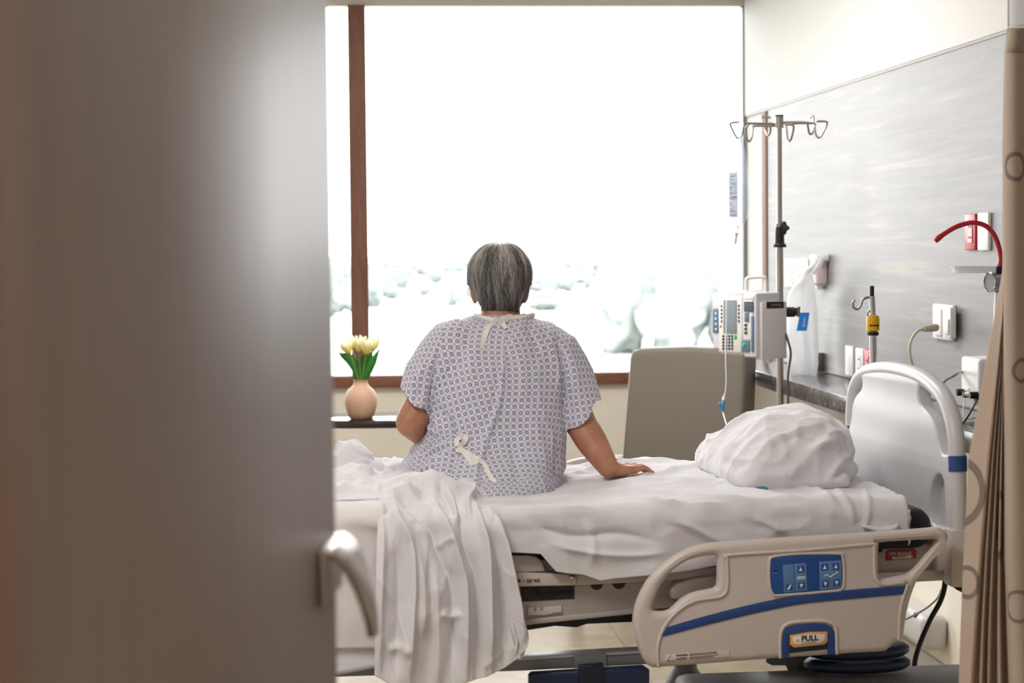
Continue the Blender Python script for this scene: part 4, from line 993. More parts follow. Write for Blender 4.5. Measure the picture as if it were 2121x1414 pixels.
# gown
def ringrow(x0, x1, cz, yb, yf, n=72, skew=0.0, p=.82):
    """one horizontal section; x0,x1 bed x of the sides; skew pushes the back edge out towards the left"""
    xc, hx = (x0 + x1) / 2, (x1 - x0) / 2; ym = yb + (yf - yb) * .52; out = []
    for k in range(n):
        a = 2 * math.pi * k / n; c, s = math.cos(a), math.sin(a)
        x = xc + hx * math.copysign(abs(c) ** p, c)
        hy = (ym - yb) if s < 0 else (yf - ym)
        t = min(1, max(0, (x1 - x) / (x1 - x0)) / .5)
        y = ym + hy * math.copysign(abs(s) ** p, s) - (skew * t * abs(s) if s < 0 else 0)
        out.append((x, y, cz))
    return out
rows = [(651, 1001, 1090, .145, .285), (660, 975, 1112, .13, .295), (672, 938, 1142, .112, .30), (690, 912, 1158, .095, .305), (715, 902, 1165, .075, .305), (750, 898, 1168, .058, .305), (800, 892, 1171, .044, .305), (850, 884, 1172, .036, .31), (885, 877, 1172, .03, .325),
        (910, 868, 1171, .018, .34, .012), (932, 852, 1169, .002, .40, .03), (952, 840, 1168, -.020, .46, .05), (968, 832, 1167, -.036, .50, .07)]
bm = bmesh.new(); sec = []
for py, xl, xr, yb, yf, *sk in rows:
    ym = (yb + yf) / 2; a, b = B(xl, py, ym), B(xr, py, ym); sec.append(ringrow(a[0], b[0], (a[2] + b[2]) / 2, yb, yf, skew=sk[0] if sk else 0))
a, b = B(826, 975, .15)[0], B(1167, 975, .15)[0]
sec.append(ringrow(a, b, .846, -.052, .52, skew=.09)); sec.append(ringrow(a - .004, b, .832, -.068, .53, skew=.11)); sec.append(ringrow(a - .005, b, .816, -.080, .53, skew=.125)); sec.append(ringrow(a - .005, b, .796, -.084, .53, skew=.125))
skin_rings(bm, [[bm.verts.new(V(p)) for p in r] for r in sec][::-1])
def sleeve(path, fl):
    """path: centres and (radius across the picture, radius in depth)"""
    C_ = cr([list(c) + [ra, rb_] for c, ra, rb_ in path], 6); rr = []
    T = np.gradient(C_[:, :3], axis=0); T /= np.linalg.norm(T, axis=1)[:, None]
    for q, t in zip(C_, T):
        yv = np.array([0, 1.0, 0]); yv -= t * (yv @ t); yv /= np.linalg.norm(yv); xv = np.cross(yv, t)
        rr.append([bm.verts.new(V(q[:3] + xv * q[3] * math.cos(w) + yv * q[4] * math.sin(w))) for w in np.linspace(0, 2 * math.pi, 40, endpoint=False)])
    skin_rings(bm, rr)
SR = [(J(1100, 690, .2), .045, .085), (J(1142, 725, .195), .064, .092), (J(1170, 775, .185), .070, .095), (J(1190, 825, .175), .066, .095), (J(1202, 866, .165), .060, .09), (J(1210, 905, .155), .056, .085)]
SLv = [(J(965, 690, .2), .045, .085), (J(925, 720, .195), .060, .092), (J(893, 765, .185), .060, .095), (J(872, 802, .175), .056, .09), (J(862, 832, .17), .050, .085), (J(853, 864, .16), .046, .08)]
sleeve(SR, 1); sleeve(SLv, -1)
bmesh.ops.recalc_face_normals(bm, faces=bm.faces)
me = modify(to_me(bm), ('REMESH', dict(mode='VOXEL', voxel_size=.0055)), ('SMOOTH', dict(factor=.5, iterations=9)))
c, n = coords(me), normals(me); Q = proj(bed_w(c))
GL = [([(1046, 662), (1043, 730), (1040, 800), (1030, 850), (1012, 905), (1000, 950), (994, 1020)], .007, 13, 3), ([(1040, 690), (1033, 760), (1026, 830), (1000, 900)], -.005, 7),
      ([(912, 700), (906, 740), (898, 790), (888, 850)], -.006, 5), ([(936, 710), (928, 750), (915, 800), (905, 850)], .005, 9), ([(1150, 684), (1164, 735), (1168, 790), (1169, 880)], -.009, 4), ([(1135, 690), (1150, 750), (1155, 820)], .006, 8),
      ([(1175, 720), (1190, 770), (1200, 830)], .006, 8), ([(1190, 790), (1180, 830), (1182, 872)], -.005, 6), ([(885, 745), (868, 780), (850, 810)], .006, 7), ([(872, 800), (862, 825), (858, 842)], -.006, 5),
      ([(952, 922), (925, 912), (895, 890), (882, 868)], .008, 6), ([(952, 922), (915, 925), (872, 925), (845, 925)], .009, 6), ([(950, 925), (915, 945), (880, 975), (850, 990)], .008, 7), ([(940, 918), (905, 905), (880, 905)], -.007, 5), ([(945, 928), (905, 938), (860, 945)], -.007, 6), ([(955, 930), (935, 965), (920, 1000)], -.006, 7),
      ([(905, 840), (930, 870), (948, 915)], -.008, 5), ([(895, 855), (912, 890), (940, 918)], .007, 5), ([(870, 930), (862, 955), (850, 985)], .006, 6), ([(1000, 950), (996, 990), (998, 1030)], -.007, 4), ([(1100, 860), (1120, 920), (1130, 990)], .005, 12), ([(1060, 900), (1068, 960), (1080, 1015)], -.004, 10),
      ([(960, 940), (985, 970), (992, 1010)], .006, 9), ([(1150, 900), (1152, 950), (1150, 1005)], -.006, 5), ([(1060, 700), (1080, 760), (1085, 840)], .004, 12), ([(985, 700), (975, 770), (965, 850)], .004, 14), ([(1085, 665), (1105, 700), (1120, 760)], -.004, 8), ([(990, 668), (965, 710), (945, 770)], -.004, 8)]
h = 1.7 * folds(Q, GL) * np.clip(-n[:, 1] * 1.6 + .3, 0, 1)
h += np.array([.005 * noise.fractal(Vector((p[0] * 9, p[1] * 9, p[2] * 6)), .9, 2.0, 3) for p in c]) + ridged(c, (8, 6, 4), .004, 2)
set_coords(me, c + n * h[:, None]); c = coords(me)
# open the hem, sleeves and neck
me.calc_loop_triangles() if False else None
bm = bmesh.new(); bm.from_mesh(me); bm.normal_update()
def ax_of(path):
    a, b = np.array(path[-2][0]), np.array(path[-1][0]); return b, (b - a) / np.linalg.norm(b - a)
kill = []
def nearest_sleeve(p):
    a, b = np.array(SLv[1][0]), np.array(SLv[-1][0]); d = (b - a) / np.linalg.norm(b - a); t = (p - a) @ d
    return t > .05 and proj(bed_w(p[None]))[0][0] < 884
for fc in bm.faces:
    p = np.array(fc.calc_center_median()); nn = np.array(fc.normal)
    if p[2] < .803 and nn[2] < -.5: kill.append(fc); continue
    px = proj(bed_w(p[None]))[0]
    if px[0] > 1173 and px[1] > np.interp(px[0], [1173, 1200, 1214, 1224, 1234], [889, 884, 874, 858, 828]) and px[1] < 930: kill.append(fc)
    elif px[0] < 884 and px[1] > np.interp(px[0], [826, 836, 844, 855, 868, 884], [798, 812, 826, 840, 846, 843]) and px[1] < 900 and nearest_sleeve(p): kill.append(fc)
    else:
        if p[2] > sec[0][0][2] - .008 and nn[2] > .75 and np.hypot(p[0] - nk[0], p[1] - .215) < .062: kill.append(fc)
bmesh.ops.delete(bm, geom=kill, context='FACES')
for _ in range(14):                                      # even out the cut hems
    mv = {}
    for v in bm.verts:
        be = [e for e in v.link_edges if e.is_boundary]
        if len(be) == 2: mv[v] = (be[0].other_vert(v).co + be[1].other_vert(v).co) * .25 + v.co * .5
    for v, c_ in mv.items(): v.co = c_
# cloth coordinates: panels (left back and front, right back and front, two sleeves) flattened with little stretch
def panel(p, px):
    if px[0] > np.interp(px[1], [690, 735, 790, 890], [1152, 1165, 1169, 1171]) and px[1] < 892: return 2
    if px[0] < np.interp(px[1], [690, 735, 790, 850], [917, 908, 898, 888]) and px[1] < 850: return 3
    if p[1] > .17: return 0 if px[0] < 1030 else 1
    return 0 if px[0] < np.interp(px[1], [660, 730, 800, 850, 905, 950, 1020], [1048, 1045, 1042, 1032, 1014, 1002, 996]) else 1
cen = np.array([list(f.calc_center_median()) for f in bm.faces]); cpx = proj(bed_w(cen)); lab = [panel(p, q) for p, q in zip(cen, cpx)]
bm.faces.index_update()
for e in bm.edges:
    l_ = {lab[f.index] for f in e.link_faces}; e.seam = len(l_) > 1
    if not e.seam and len(e.link_faces) == 2 and lab[e.link_faces[0].index] in (2, 3):                 # under-sleeve seam, out of sight
        o_ = SR if lab[e.link_faces[0].index] == 2 else SLv; m_ = (e.verts[0].co + e.verts[1].co) / 2
        cx_ = np.interp(m_.z, [o_[-1][0][2], o_[1][0][2]], [o_[-1][0][0], o_[1][0][0]])
        if m_.y > o_[2][0][1] and (e.verts[0].co.x - cx_) * (e.verts[1].co.x - cx_) < 0: e.seam = True
bm.loops.layers.uv.new('UVMap')
me2 = bpy.data.meshes.new('gown'); bm.to_mesh(me2); bm.free()
to_ = bpy.data.objects.new('tmp', me2); COL.objects.link(to_); bpy.context.view_layer.objects.active = to_; to_.select_set(True)
bpy.ops.object.mode_set(mode='EDIT'); bpy.ops.mesh.select_all(action='SELECT')
bpy.ops.uv.unwrap(method='MINIMUM_STRETCH', margin=.01, iterations=30) if True else None
bpy.ops.object.mode_set(mode='OBJECT'); bpy.data.objects.remove(to_)
uv = np.empty(len(me2.loops) * 2); me2.uv_layers[0].data.foreach_get('uv', uv); uv = uv.reshape(-1, 2)
lv = np.empty(len(me2.loops), int); me2.loops.foreach_get('vertex_index', lv); co_ = coords(me2)
pidx = np.zeros(len(me2.loops), int); nrm_ = np.zeros((len(me2.polygons), 3)); ar_ = np.zeros(len(me2.polygons)); aru = np.zeros(len(me2.polygons))
for p in me2.polygons:
    pidx[p.loop_start:p.loop_start + p.loop_total] = p.index; nrm_[p.index] = p.normal; ar_[p.index] = p.area
    u_ = uv[p.loop_start:p.loop_start + p.loop_total]; aru[p.index] = .5 * abs(np.dot(u_[:, 0], np.roll(u_[:, 1], 1)) - np.dot(u_[:, 1], np.roll(u_[:, 0], 1)))
lab = np.array(lab); ll = lab[pidx]
for k in range(4):
    back = (ll == k) & (nrm_[pidx][:, 1] < -.35); U = uv[back]; X = co_[lv[back]][:, [0, 2]]
    sc_ = math.sqrt(ar_[(lab == k) & (nrm_[:, 1] < -.35)].sum() / max(1e-9, aru[(lab == k) & (nrm_[:, 1] < -.35)].sum()))
    if k >= 2:                                                       # sleeves run along the arm
        d_ = np.array((SR if k == 2 else SLv)[-1][0]) - np.array((SR if k == 2 else SLv)[1][0]); an = math.atan2(d_[0], -d_[2]) * .6; X = X @ np.array([[math.cos(an), -math.sin(an)], [math.sin(an), math.cos(an)]])
    u0, x0 = U.mean(0), X.mean(0); A = (U - u0).T @ (X - x0); w_, _, vt = np.linalg.svd(A); Rm = w_ @ vt
    uv[ll == k] = (uv[ll == k] - u0) @ Rm * sc_ + x0 + np.array([.004 * k, .006 * k])
me2.uv_layers[0].data.foreach_set('uv', uv.ravel())
gown = link_mesh('gown', me2, 'flowers', person, 'bed', 180)
# neck binding and the two tied ribbons, laid on the cloth
from mathutils.bvhtree import BVHTree
gw_ = gown.data.copy(); gw_.transform(WMAT[person.name]); tb_ = bmesh.new(); tb_.from_mesh(gw_); bpy.data.meshes.remove(gw_); TREE = BVHTree.FromBMesh(tb_)
def on_gown(x, y, lift=.004):
    d = V(ray(x, y)).normalized(); hit, nn, _, dist = TREE.ray_cast(V(EYE), d)
    if hit is None:
        hit, nn, _, dist = TREE.find_nearest(V(at(x, y, 5.42)))
    return to_bed(np.array(hit) - np.array(d) * lift)
nb = [J(985, 655, .22), on_gown(990, 655, .001), on_gown(1005, 659, .002), on_gown(1022, 662, .002), on_gown(1038, 662, .002), on_gown(1062, 659, .002), on_gown(1088, 656, .001), J(1104, 652, .19), J(1100, 655, .24), J(1060, 668, .30), J(1010, 668, .29)]
obj('neck_binding', tube(bmesh.new(), cr(nb, 5, True)[:-1], .0042, 8, smooth=False, flat=1.5), 'ivory', gown, 'bed', 180)
def ribbon(pts, w, twist=0.0, taper=0.0):
    """flat woven tape along picture points (x, y, lift off the cloth)"""
    P = cr([list(on_gown(x, y, l)) for x, y, l in pts], 8); bm = bmesh.new(); T = np.gradient(P, axis=0); T /= np.linalg.norm(T, axis=1)[:, None]; rings = []
    N = len(P)
    for i, (p, t) in enumerate(zip(P, T)):
        s = np.cross(t, (0, -1.0, .15)); s /= np.linalg.norm(s); nn = np.cross(s, t); a = twist * math.sin(i / N * 9)
        s2 = s * math.cos(a) + nn * math.sin(a); n2 = np.cross(s2, t); ww = w * (1 - taper * i / N)
        rings.append([bm.verts.new(V(p + s2 * x * ww / 2 + n2 * y * .0007)) for x, y in ((-1, -1), (1, -1), (1, 1), (-1, 1))])
    skin_rings(bm, rings); bmesh.ops.recalc_face_normals(bm, faces=bm.faces); return bm
for pts, w in (([(1046, 660, .006), (1030, 663, .007), (1014, 674, .006), (1006, 692, .004), (1002, 706, .003), (998, 722, .003)], .0125), ([(1042, 664, .008), (1047, 652, .010), (1054, 645, .008), (1057, 655, .012), (1048, 663, .010)], .011), ([(1047, 660, .010), (1043, 670, .008), (1048, 680, .005)], .010)):
    obj('neck_tie', ribbon(pts, w, .35), 'ivory', gown, 'bed', 25)
for pts, w in (([(948, 924, .006), (946, 912, .008), (955, 904, .008), (964, 905, .010), (961, 916, .014), (950, 926, .012)], .0135), ([(946, 930, .006), (962, 936, .008), (978, 946, .010), (993, 952, .008)], .0155), ([(990, 950, .010), (1004, 962, .006), (1010, 976, .005), (1018, 990, .004), (1027, 998, .003)], .0125), ([(952, 926, .010), (966, 944, .006), (978, 958, .005), (990, 954, .012)], .013)):
    obj('back_tie', ribbon(pts, w, .5), 'ivory', gown, 'bed', 25)
tb_.free()

# ------------------------------------------------------------------ armchair by the window
CA = math.radians(-31)
chair = thing('armchair', 'taupe upholstered armchair in the corner below the window', 'armchair', (1.405, 8.28, 0), CA)
def shear(bm, z0, k):
    for v in bm.verts: v.co.y += k * max(0, v.co.z - z0)
    return bm
o_ = [(-.262, .40), (.262, .40), (.252, .98), (.240, 1.008), (.20, 1.018), (0, 1.026), (-.20, 1.018), (-.240, 1.008), (-.252, .98)]
bm = plate_mesh([np.array(o_)], .15, .022, Matrix(((1, 0, 0, 0), (0, 0, 1, .0), (0, 1, 0, 0), (0, 0, 0, 1))), 4)
obj('backrest', shear(bm, .4, .17), 'uphol', chair, 'local', 60)
obj('seat', box(bmesh.new(), (0, -.30, .40), (.50, .56, .14), .04, 4), 'uphol', chair, 'local', 60)
for s in (-1, 1):
    obj('armrest', box(bmesh.new(), (s * .285, -.26, .43), (.07, .60, .30), .025, 3), 'uphol', chair, 'local', 60)
    for y in (-.5, .02): obj('leg', box(bmesh.new(), (s * .26, y, .165), (.045, .045, .33), .006), 'table', chair, 'local')

# ------------------------------------------------------------------ side table with a vase of tulips
tab = thing('side_table', 'dark espresso table with a glossy top under the window', 'table', (.36, 8.62, 0))
o_ = [(.50 * math.copysign(abs(math.cos(a)) ** .55, math.cos(a)), .23 * math.copysign(abs(math.sin(a)) ** .8, math.sin(a))) for a in np.linspace(0, 2 * math.pi, 64, endpoint=False)]
obj('tabletop', plate_mesh([np.array(o_)], .032, .005, Matrix.Translation((0, 0, .724)), 2), 'table', tab, 'local', 40)
obj('pedestal', lathe(bmesh.new(), [(.035, .02), (.03, .06), (.03, .69), (.06, .71)], (0, 0, 0), 24), 'table', tab, 'local', 40)
obj('foot', lathe(bmesh.new(), [(.20, 0), (.20, .012), (.18, .02), (.03, .024)], (0, 0, 0), 32), 'table', tab, 'local', 40)
VP = np.array(on_Z(748, 868, .74)); vs = 4300 / (VP @ FWD - EYE @ FWD)
vase = thing('vase', 'round pale terracotta vase standing on the dark table, holding yellow tulips', 'vase', VP)
pr = [(20.5, 869.4), (23, 868), (27, 860), (31.5, 848), (34, 834), (33.2, 822), (30, 813), (24.5, 806), (18.5, 801), (15.4, 797), (14.4, 793), (14.9, 789.5), (16.2, 787)]
bm = lathe(bmesh.new(), [(.001, .0)] + [(r / vs, (869.5 - y) / vs) for r, y in pr] + [(14.6 / vs, 82 / vs), (12.6 / vs, 76 / vs), (20 / vs, 66 / vs), (20 / vs, 10 / vs), (.001, 8 / vs)], (0, 0, 0), 40)
obj('body', bm, 'clay', vase, 'local', 60)
dV = VP @ FWD - EYE @ FWD
def vp_(x, y, off=0.0): return at(x, y, dV + off)
heads = [(717, 716, 23, 30, -.45, .0, 'leftmost yellow tulip of the bunch, leaning towards the wooden door'), (727, 708, 18, 26, -.15, .03, 'yellow tulip half hidden behind the leftmost bloom of the bunch'), (743, 711, 20, 32, 0, -.02, 'upright yellow tulip in front of the brown window post'), (760, 715, 25, 34, .05, -.05, 'largest front yellow tulip, right of the brown window post'), (776, 711, 18, 30, .25, .02, 'rightmost yellow tulip of the bunch, nearest the seated person')]
for i, (x, y, w_, h_, tilt, off, lab) in enumerate(heads):
    c_ = vp_(x, y, off); base = vp_(748 + (x - 748) * .12, 792, off * .2); low = c_ - np.array([math.sin(tilt) * h_ / vs * .5, 0, h_ / vs * .5])
    tp = thing('tulip', lab, 'tulip', base, 0, 'yellow tulips in the clay vase')
    obj('stem', tube(bmesh.new(), [base - np.array([0, 0, .05]), base, base * .45 + low * .55 + np.array([0, 0, .01]), low + np.array([0, 0, .004])], .0032, 8, 5), 'stem', tp)
    rot = Matrix.Rotation(tilt, 3, 'Y')
    for k in range(6):
        a = k * math.pi / 3 + i; inner = k % 2
        bm = bmesh.new(); NI, NJ = 10, 7; P_ = np.zeros((NI, NJ, 3))
        for p in range(NI):
            u = p / (NI - 1); rr = (w_ / 2 / vs) * (.30 + .78 * math.sin(min(1, u * 1.25) * math.pi * .62)) * (.9 if inner else 1) * (1 - .35 * max(0, u - .72) / .28)
            zz = h_ / vs * u * (1.0 + .05 * inner)
            for q in range(NJ):
                b_ = (q / (NJ - 1) - .5) * 1.35 * (1 - .75 * max(0, u - .6) / .4) ; P_[p, q] = [rr * math.cos(a + b_), rr * math.sin(a + b_), zz - .0015 * abs(b_) * 4]
        P_ = np.array([[list(low + np.array(rot @ Vector(v))) for v in row] for row in P_])
        me = modify(to_me(grid_bm(P_)), ('SOLIDIFY', dict(thickness=.0012, offset=0))); me.materials.clear()
        link_mesh('petal', me, 'tulip', tp, 'world', 180)
def leaf(pts, w, par):
    P = cr([list(vp_(*p)) for p in pts], 8); T = np.gradient(P, axis=0); T /= np.linalg.norm(T, axis=1)[:, None]; G = []
    for i, (p, t) in enumerate(zip(P, T)):
        u = i / (len(P) - 1); ww = w / vs * (math.sin(math.pi * min(1, .12 + u * .9)) ** .8) * (1 if u < .6 else max(0.02, (1 - u) / .4) ** .8); s = np.cross(t, (0, 1.0, .3)); s /= np.linalg.norm(s); f_ = np.cross(s, t)
        G.append([p + s * ww * q + f_ * ww * .45 * abs(q) for q in (-1, -.5, 0, .5, 1)])
    me = modify(to_me(grid_bm(np.array(G))), ('SOLIDIFY', dict(thickness=.0012, offset=0)), ('SUBSURF', dict(levels=1, render_levels=1))); me.materials.clear()
    link_mesh('leaf', me, 'leaf', par, 'world', 180)
tl = [o for o in bpy.data.objects if o.name.startswith('tulip') and o.parent is None]
leaf([(744, 790), (738, 765), (724, 745), (708, 735), (701, 727)], 11, tl[0]); leaf([(742, 790), (738, 770), (736, 745)], 8, tl[1])
leaf([(750, 790), (754, 765), (764, 742), (774, 722)], 13, tl[3]); leaf([(754, 790), (762, 770), (776, 742), (790, 716)], 9, tl[4]); leaf([(747, 790), (748, 765), (750, 745), (752, 728)], 9, tl[2])

# ------------------------------------------------------------------ drip stand, infusion pump, fluid bag and line
DP = 7.6
pole0 = at(1616, 830, DP); ivx, ivy = pole0[0], pole0[1]
ivs = thing('iv_stand', 'tall steel drip stand with six looped hooks beside the grey wall panel', 'drip stand', (ivx, ivy, 0))
def ztop(py): return at(1614, py, DP)[2]
def pipe(name, z0, z1, r, mat, parent, seg=20): return obj(name, tube(bmesh.new(), [(ivx, ivy, z0), (ivx, ivy, z1)], r, seg, smooth=False), mat, parent)
pipe('pole', .12, ztop(505), .0127, 'steel', ivs); pipe('inner_pole', ztop(506), ztop(262), .0095, 'steel', ivs)
hub = pipe('hub', ztop(266), ztop(243), .0150, 'steel', ivs); pipe('hub_cap', ztop(243), ztop(240), .0152, 'black', hub)
bm = lathe(bmesh.new(), [(.024, ztop(512)), (.024, ztop(507)), (.017, ztop(503)), (.0165, ztop(480)), (.014, ztop(470))], (ivx, ivy, 0), 24)
cl_ = obj('clamp_collar', bm, 'black', ivs)
bm = bmesh.new(); kc = at(1621, 472, DP - .03)
st_ = [(.022 * (1 + .16 * math.cos(5 * a)) * math.cos(a), .022 * (1 + .16 * math.cos(5 * a)) * math.sin(a)) for a in np.linspace(0, 2 * math.pi, 60, endpoint=False)]
obj('star_knob', plate_mesh([np.array(st_)], .02, .005, frame_mat(kc, (.9, -.44, 0), (0, 0, 1)), 2), 'black', cl_)
def hk(pts, d0, d1, parent=None):
    n = len(pts); P = [at(1440 + x / 2.829, 200 + y / 2.829, lerp(d0, d1, i / (n - 1))) for i, (x, y) in enumerate(pts)]
    obj('hook', tube(bmesh.new(), P, .0042, 10, 6, round_end=True), 'steel', ivs, 'world', 180)
hk([(480, 160), (300, 158), (284, 172), (272, 225), (258, 245), (240, 235), (208, 172), (210, 154), (255, 150)], DP, DP - .02)
hk([(480, 172), (352, 172), (338, 186), (330, 240), (316, 262), (302, 245), (297, 185), (310, 168)], DP, DP - .11)
hk([(480, 158), (446, 150), (440, 170), (440, 205), (428, 226), (414, 208), (392, 140), (402, 118), (438, 122)], DP, DP + .12)
hk([(490, 152), (645, 150), (658, 168), (666, 210), (678, 220), (690, 205), (693, 130), (686, 115), (676, 122)], DP, DP + .11)
hk([(490, 160), (685, 156), (698, 180), (706, 222), (722, 240), (740, 226), (770, 165), (765, 146), (715, 145)], DP, DP - .02)
hk([(490, 168), (528, 174), (536, 200), (540, 246), (550, 260), (562, 246), (576, 185), (568, 166), (530, 164)], DP, DP - .12)
for k in range(5):
    a = 2 * math.pi * k / 5 + .5; e = np.array([ivx + .27 * math.cos(a), ivy + .27 * math.sin(a), .085])
    if e[0] > XR - .05: e[0] = XR - .06
    lg = obj('leg', tube(bmesh.new(), [(ivx, ivy, .14), tuple(e)], .014, 12, smooth=False), 'steel', ivs)
    obj('caster', lathe(bmesh.new(), [(.012, -.011), (.034, -.011), (.036, 0), (.034, .011), (.012, .011)], (e[0], e[1], .037), 20, (math.sin(a), -math.cos(a), 0)), 'black', lg)

PA = math.radians(54); pc = at(1578, 745, 7.42)
PX = np.array([math.cos(PA), -math.sin(PA), 0]); PN = np.array([math.sin(PA), math.cos(PA), 0])
PM = Matrix(((PX[0], PN[0], 0, pc[0]), (PX[1], PN[1], 0, pc[1]), (0, 0, 1, pc[2]), (0, 0, 0, 1)))
pump = bpy.data.objects.new('infusion_pump', None); COL.objects.link(pump); pump.matrix_world = PM; WMAT[pump.name] = PM.copy()
tag(pump, 'grey and white infusion pump with green keys clamped to the drip stand', 'infusion pump')
def pbox(name, x0, x1, y0, y1, z0, z1, mat, parent=None, bev=.003, seg=2):
    return obj(name, box(bmesh.new(), ((x0 + x1) / 2, (y0 + y1) / 2, (z0 + z1) / 2), (x1 - x0, y1 - y0, z1 - z0), bev, seg), mat, parent or pump, 'local', 40)
def fx(px): return (px - 1578) / 425.0
def fz(py, px=1578): return (745 - (1578 - px) * .045 - py) / 577.0
pbox('casing', -.030, 0, .002, .135, 0, .206, 'pumpside', None, .004)
ctr = pbox('control_module', fx(1493), fx(1546), -.012, .11, fz(737), fz(603), 'pump', None, .010, 4)
lft = pbox('side_module', fx(1473), fx(1493), .006, .11, fz(727), fz(607), 'pump', None, .007, 3)
rgt = pbox('pump_module', fx(1546.5), fx(1573), -.016, .11, fz(741), fz(606), 'pump', None, .008, 4)
def fp(name, px0, px1, py0, py1, y, mat, parent, t=.003, bev=.001):
    return pbox(name, fx(px0), fx(px1), y - t, y + t, fz(py1, (px0 + px1) / 2), fz(py0, (px0 + px1) / 2), mat, parent, bev)
fp('face_plate', 1495, 1543, 612, 728, -.0125, 'offwhite', ctr); fp('screen', 1505.5, 1533, 620, 689, -.0155, 'screen', ctr)
for k in range(5):
    fp('key', 1536, 1539, 630 + k * 8.0, 634 + k * 8.0, -.0165, 'key', ctr, .002, .0005); fp('key', 1500, 1502.5, 630 + k * 8.0, 634 + k * 8.0, -.0165, 'key', ctr, .002, .0005)
for r in range(5):
    for c in range(4): fp('key', 1503 + c * 6.2, 1506.4 + c * 6.2, 693 + r * 6.6, 697.5 + r * 6.6, -.0165, 'key', ctr, .002, .0005)
def oval(name, px, py, rx, rz, y, mat, parent): return obj(name, ball(bmesh.new(), (fx(px), y, fz(py, px)), (rx, .003, rz), 14), mat, parent, 'local', 180)
oval('start_key', 1530, 697, .0072, .0095, -.016, 'green', ctr); oval('stop_key', 1499, 674, .005, .005, -.016, pm('coral_key', (230, 120, 90), .4), ctr)
fp('label', 1549, 1569, 612, 620, -.0165, 'white', rgt); fp('face_plate', 1548, 1567, 621, 703, -.0165, 'offwhite', rgt); fp('screen', 1550, 1568, 624, 645, -.0195, pm('dark_screen', (92, 98, 104), .2), rgt)
fp('key', 1551, 1560, 647, 666, -.0195, 'bluegrey', rgt)
for k in range(3): fp('key', 1550.5, 1556, 670 + k * 8, 675 + k * 8, -.0195, 'key', rgt)
fp('door', 1543.5, 1560, 705, 728, -.0175, 'bluegrey', rgt); fp('door', 1564, 1568.5, 654, 728, -.0175, 'bluegrey', rgt); oval('start_key', 1549.5, 714.5, .0075, .0085, -.021, 'green', rgt)
fp('cover', 1475, 1492, 640, 688, .005, 'bluegrey', lft); fp('cover', 1475, 1492, 611, 638, .005, 'offwhite', lft)
for k in range(4): oval('key', 1482, 648 + k * 11, .004, .005, .0015, 'offwhite', lft)
hp = [at(*p) for p in ((1547, 612, 7.52), (1546, 582, 7.52), (1552, 575, 7.52), (1580, 574, 7.50), (1586, 581, 7.50), (1585, 615, 7.50))]
obj('carry_handle', tube(bmesh.new(), hp, .0072, 10, 5), pm('handle_beige', (214, 210, 202), .45), pump, 'world', 180)
def sy(px): return (px - 1578) / 389.0
cn = pbox('connector', -.004, .0012, sy(1588), sy(1624), fz(640), fz(626), 'black', None, .001)
pbox('connector_pins', .0, .0022, sy(1597), sy(1617), fz(634.5), fz(631.5), pm('brass_pins', (150, 124, 60), .4, .8), cn, .0005)
kn_ = obj('clamp', tube(bmesh.new(), [at(1622, 646, 7.53), at(1646, 646, 7.53)], .018, 14, smooth=False), 'black', pump)
bm = bmesh.new(); tube(bm, [at(1640, 646, 7.53), at(1649, 648, 7.53), at(1656, 649, 7.53)], [.012, .020, .027], 3, 3); obj('clamp_knob', bm, 'black', kn_, 'world', 30)
obj('pole_clip', tube(bmesh.new(), [at(1612, 668, 7.52), at(1612, 668, 7.6)], .02, 12, smooth=False), 'pumpside', pump)
obj('tube_port', tube(bmesh.new(), [at(1588, 738, 7.5), at(1596, 752, 7.5)], .010, 12, smooth=False), 'offwhite', pump)
obj('cable', tube(bmesh.new(), [at(1627, 690, 7.5), at(1634, 712, 7.5), at(1638, 735, 7.5), at(1632, 780, 7.52), at(1633, 850, 7.52), at(1636, 960, 7.5)], .0042, 8, 6), 'cordgrey', pump, 'world', 180)

bag = thing('iv_bag', 'clear fluid bag with blue-grey printing hanging from the left hook of the drip stand', 'fluid bag', at(1530, 468, 7.58))
bo = [(1538, 288), (1546, 335), (1550, 400), (1549, 440), (1542, 460), (1530, 469), (1519, 462), (1512, 440), (1509, 400), (1511, 352), (1528, 292)]
bw_ = cr(bo, 4, True)
bm = plate_mesh([np.array([[(x - 1530) / 566, (468 - y) / 566] for x, y in bw_])], .036, .016, frame_mat(at(1530, 468, 7.58), (.985, -.17, 0), (0, 0, 1)), 4)
obj('pouch', bm, 'ivbag', bag, 'world', 180)
def _print(n):
    v = n.coord('Object', (1, 1, 1)); w_ = n.noise(n.coord('Object', (30, 30, 150)), 1.0, 3, .7)
    n.link(n.ramp(w_, [(.42, srgb((226, 232, 242))), (.52, srgb((186, 198, 220))), (.64, srgb((132, 150, 192)))]), n.b.inputs['Base Color'])
bm = box(bmesh.new(), ((1519 - 1530) / 566, (468 - 404) / 566, .0185), (18 / 566, 92 / 566, .0006)); bmesh.ops.transform(bm, matrix=frame_mat(at(1530, 468, 7.58), (.985, -.17, 0), (0, 0, 1)), verts=bm.verts)
obj('print', bm, custom('bag_printing', _print), bag, 'world', 0)
obj('port', tube(bmesh.new(), [at(1529, 466, 7.58), at(1528, 476, 7.58)], .0035, 10, smooth=False), pm('port_yellow', (226, 190, 110), .4), bag)
obj('hanger', tube(bmesh.new(), [at(1533, 294, 7.58), at(1531, 287, 7.59), at(1529, 284, 7.6)], .002, 8), 'tube', bag, 'world', 180)

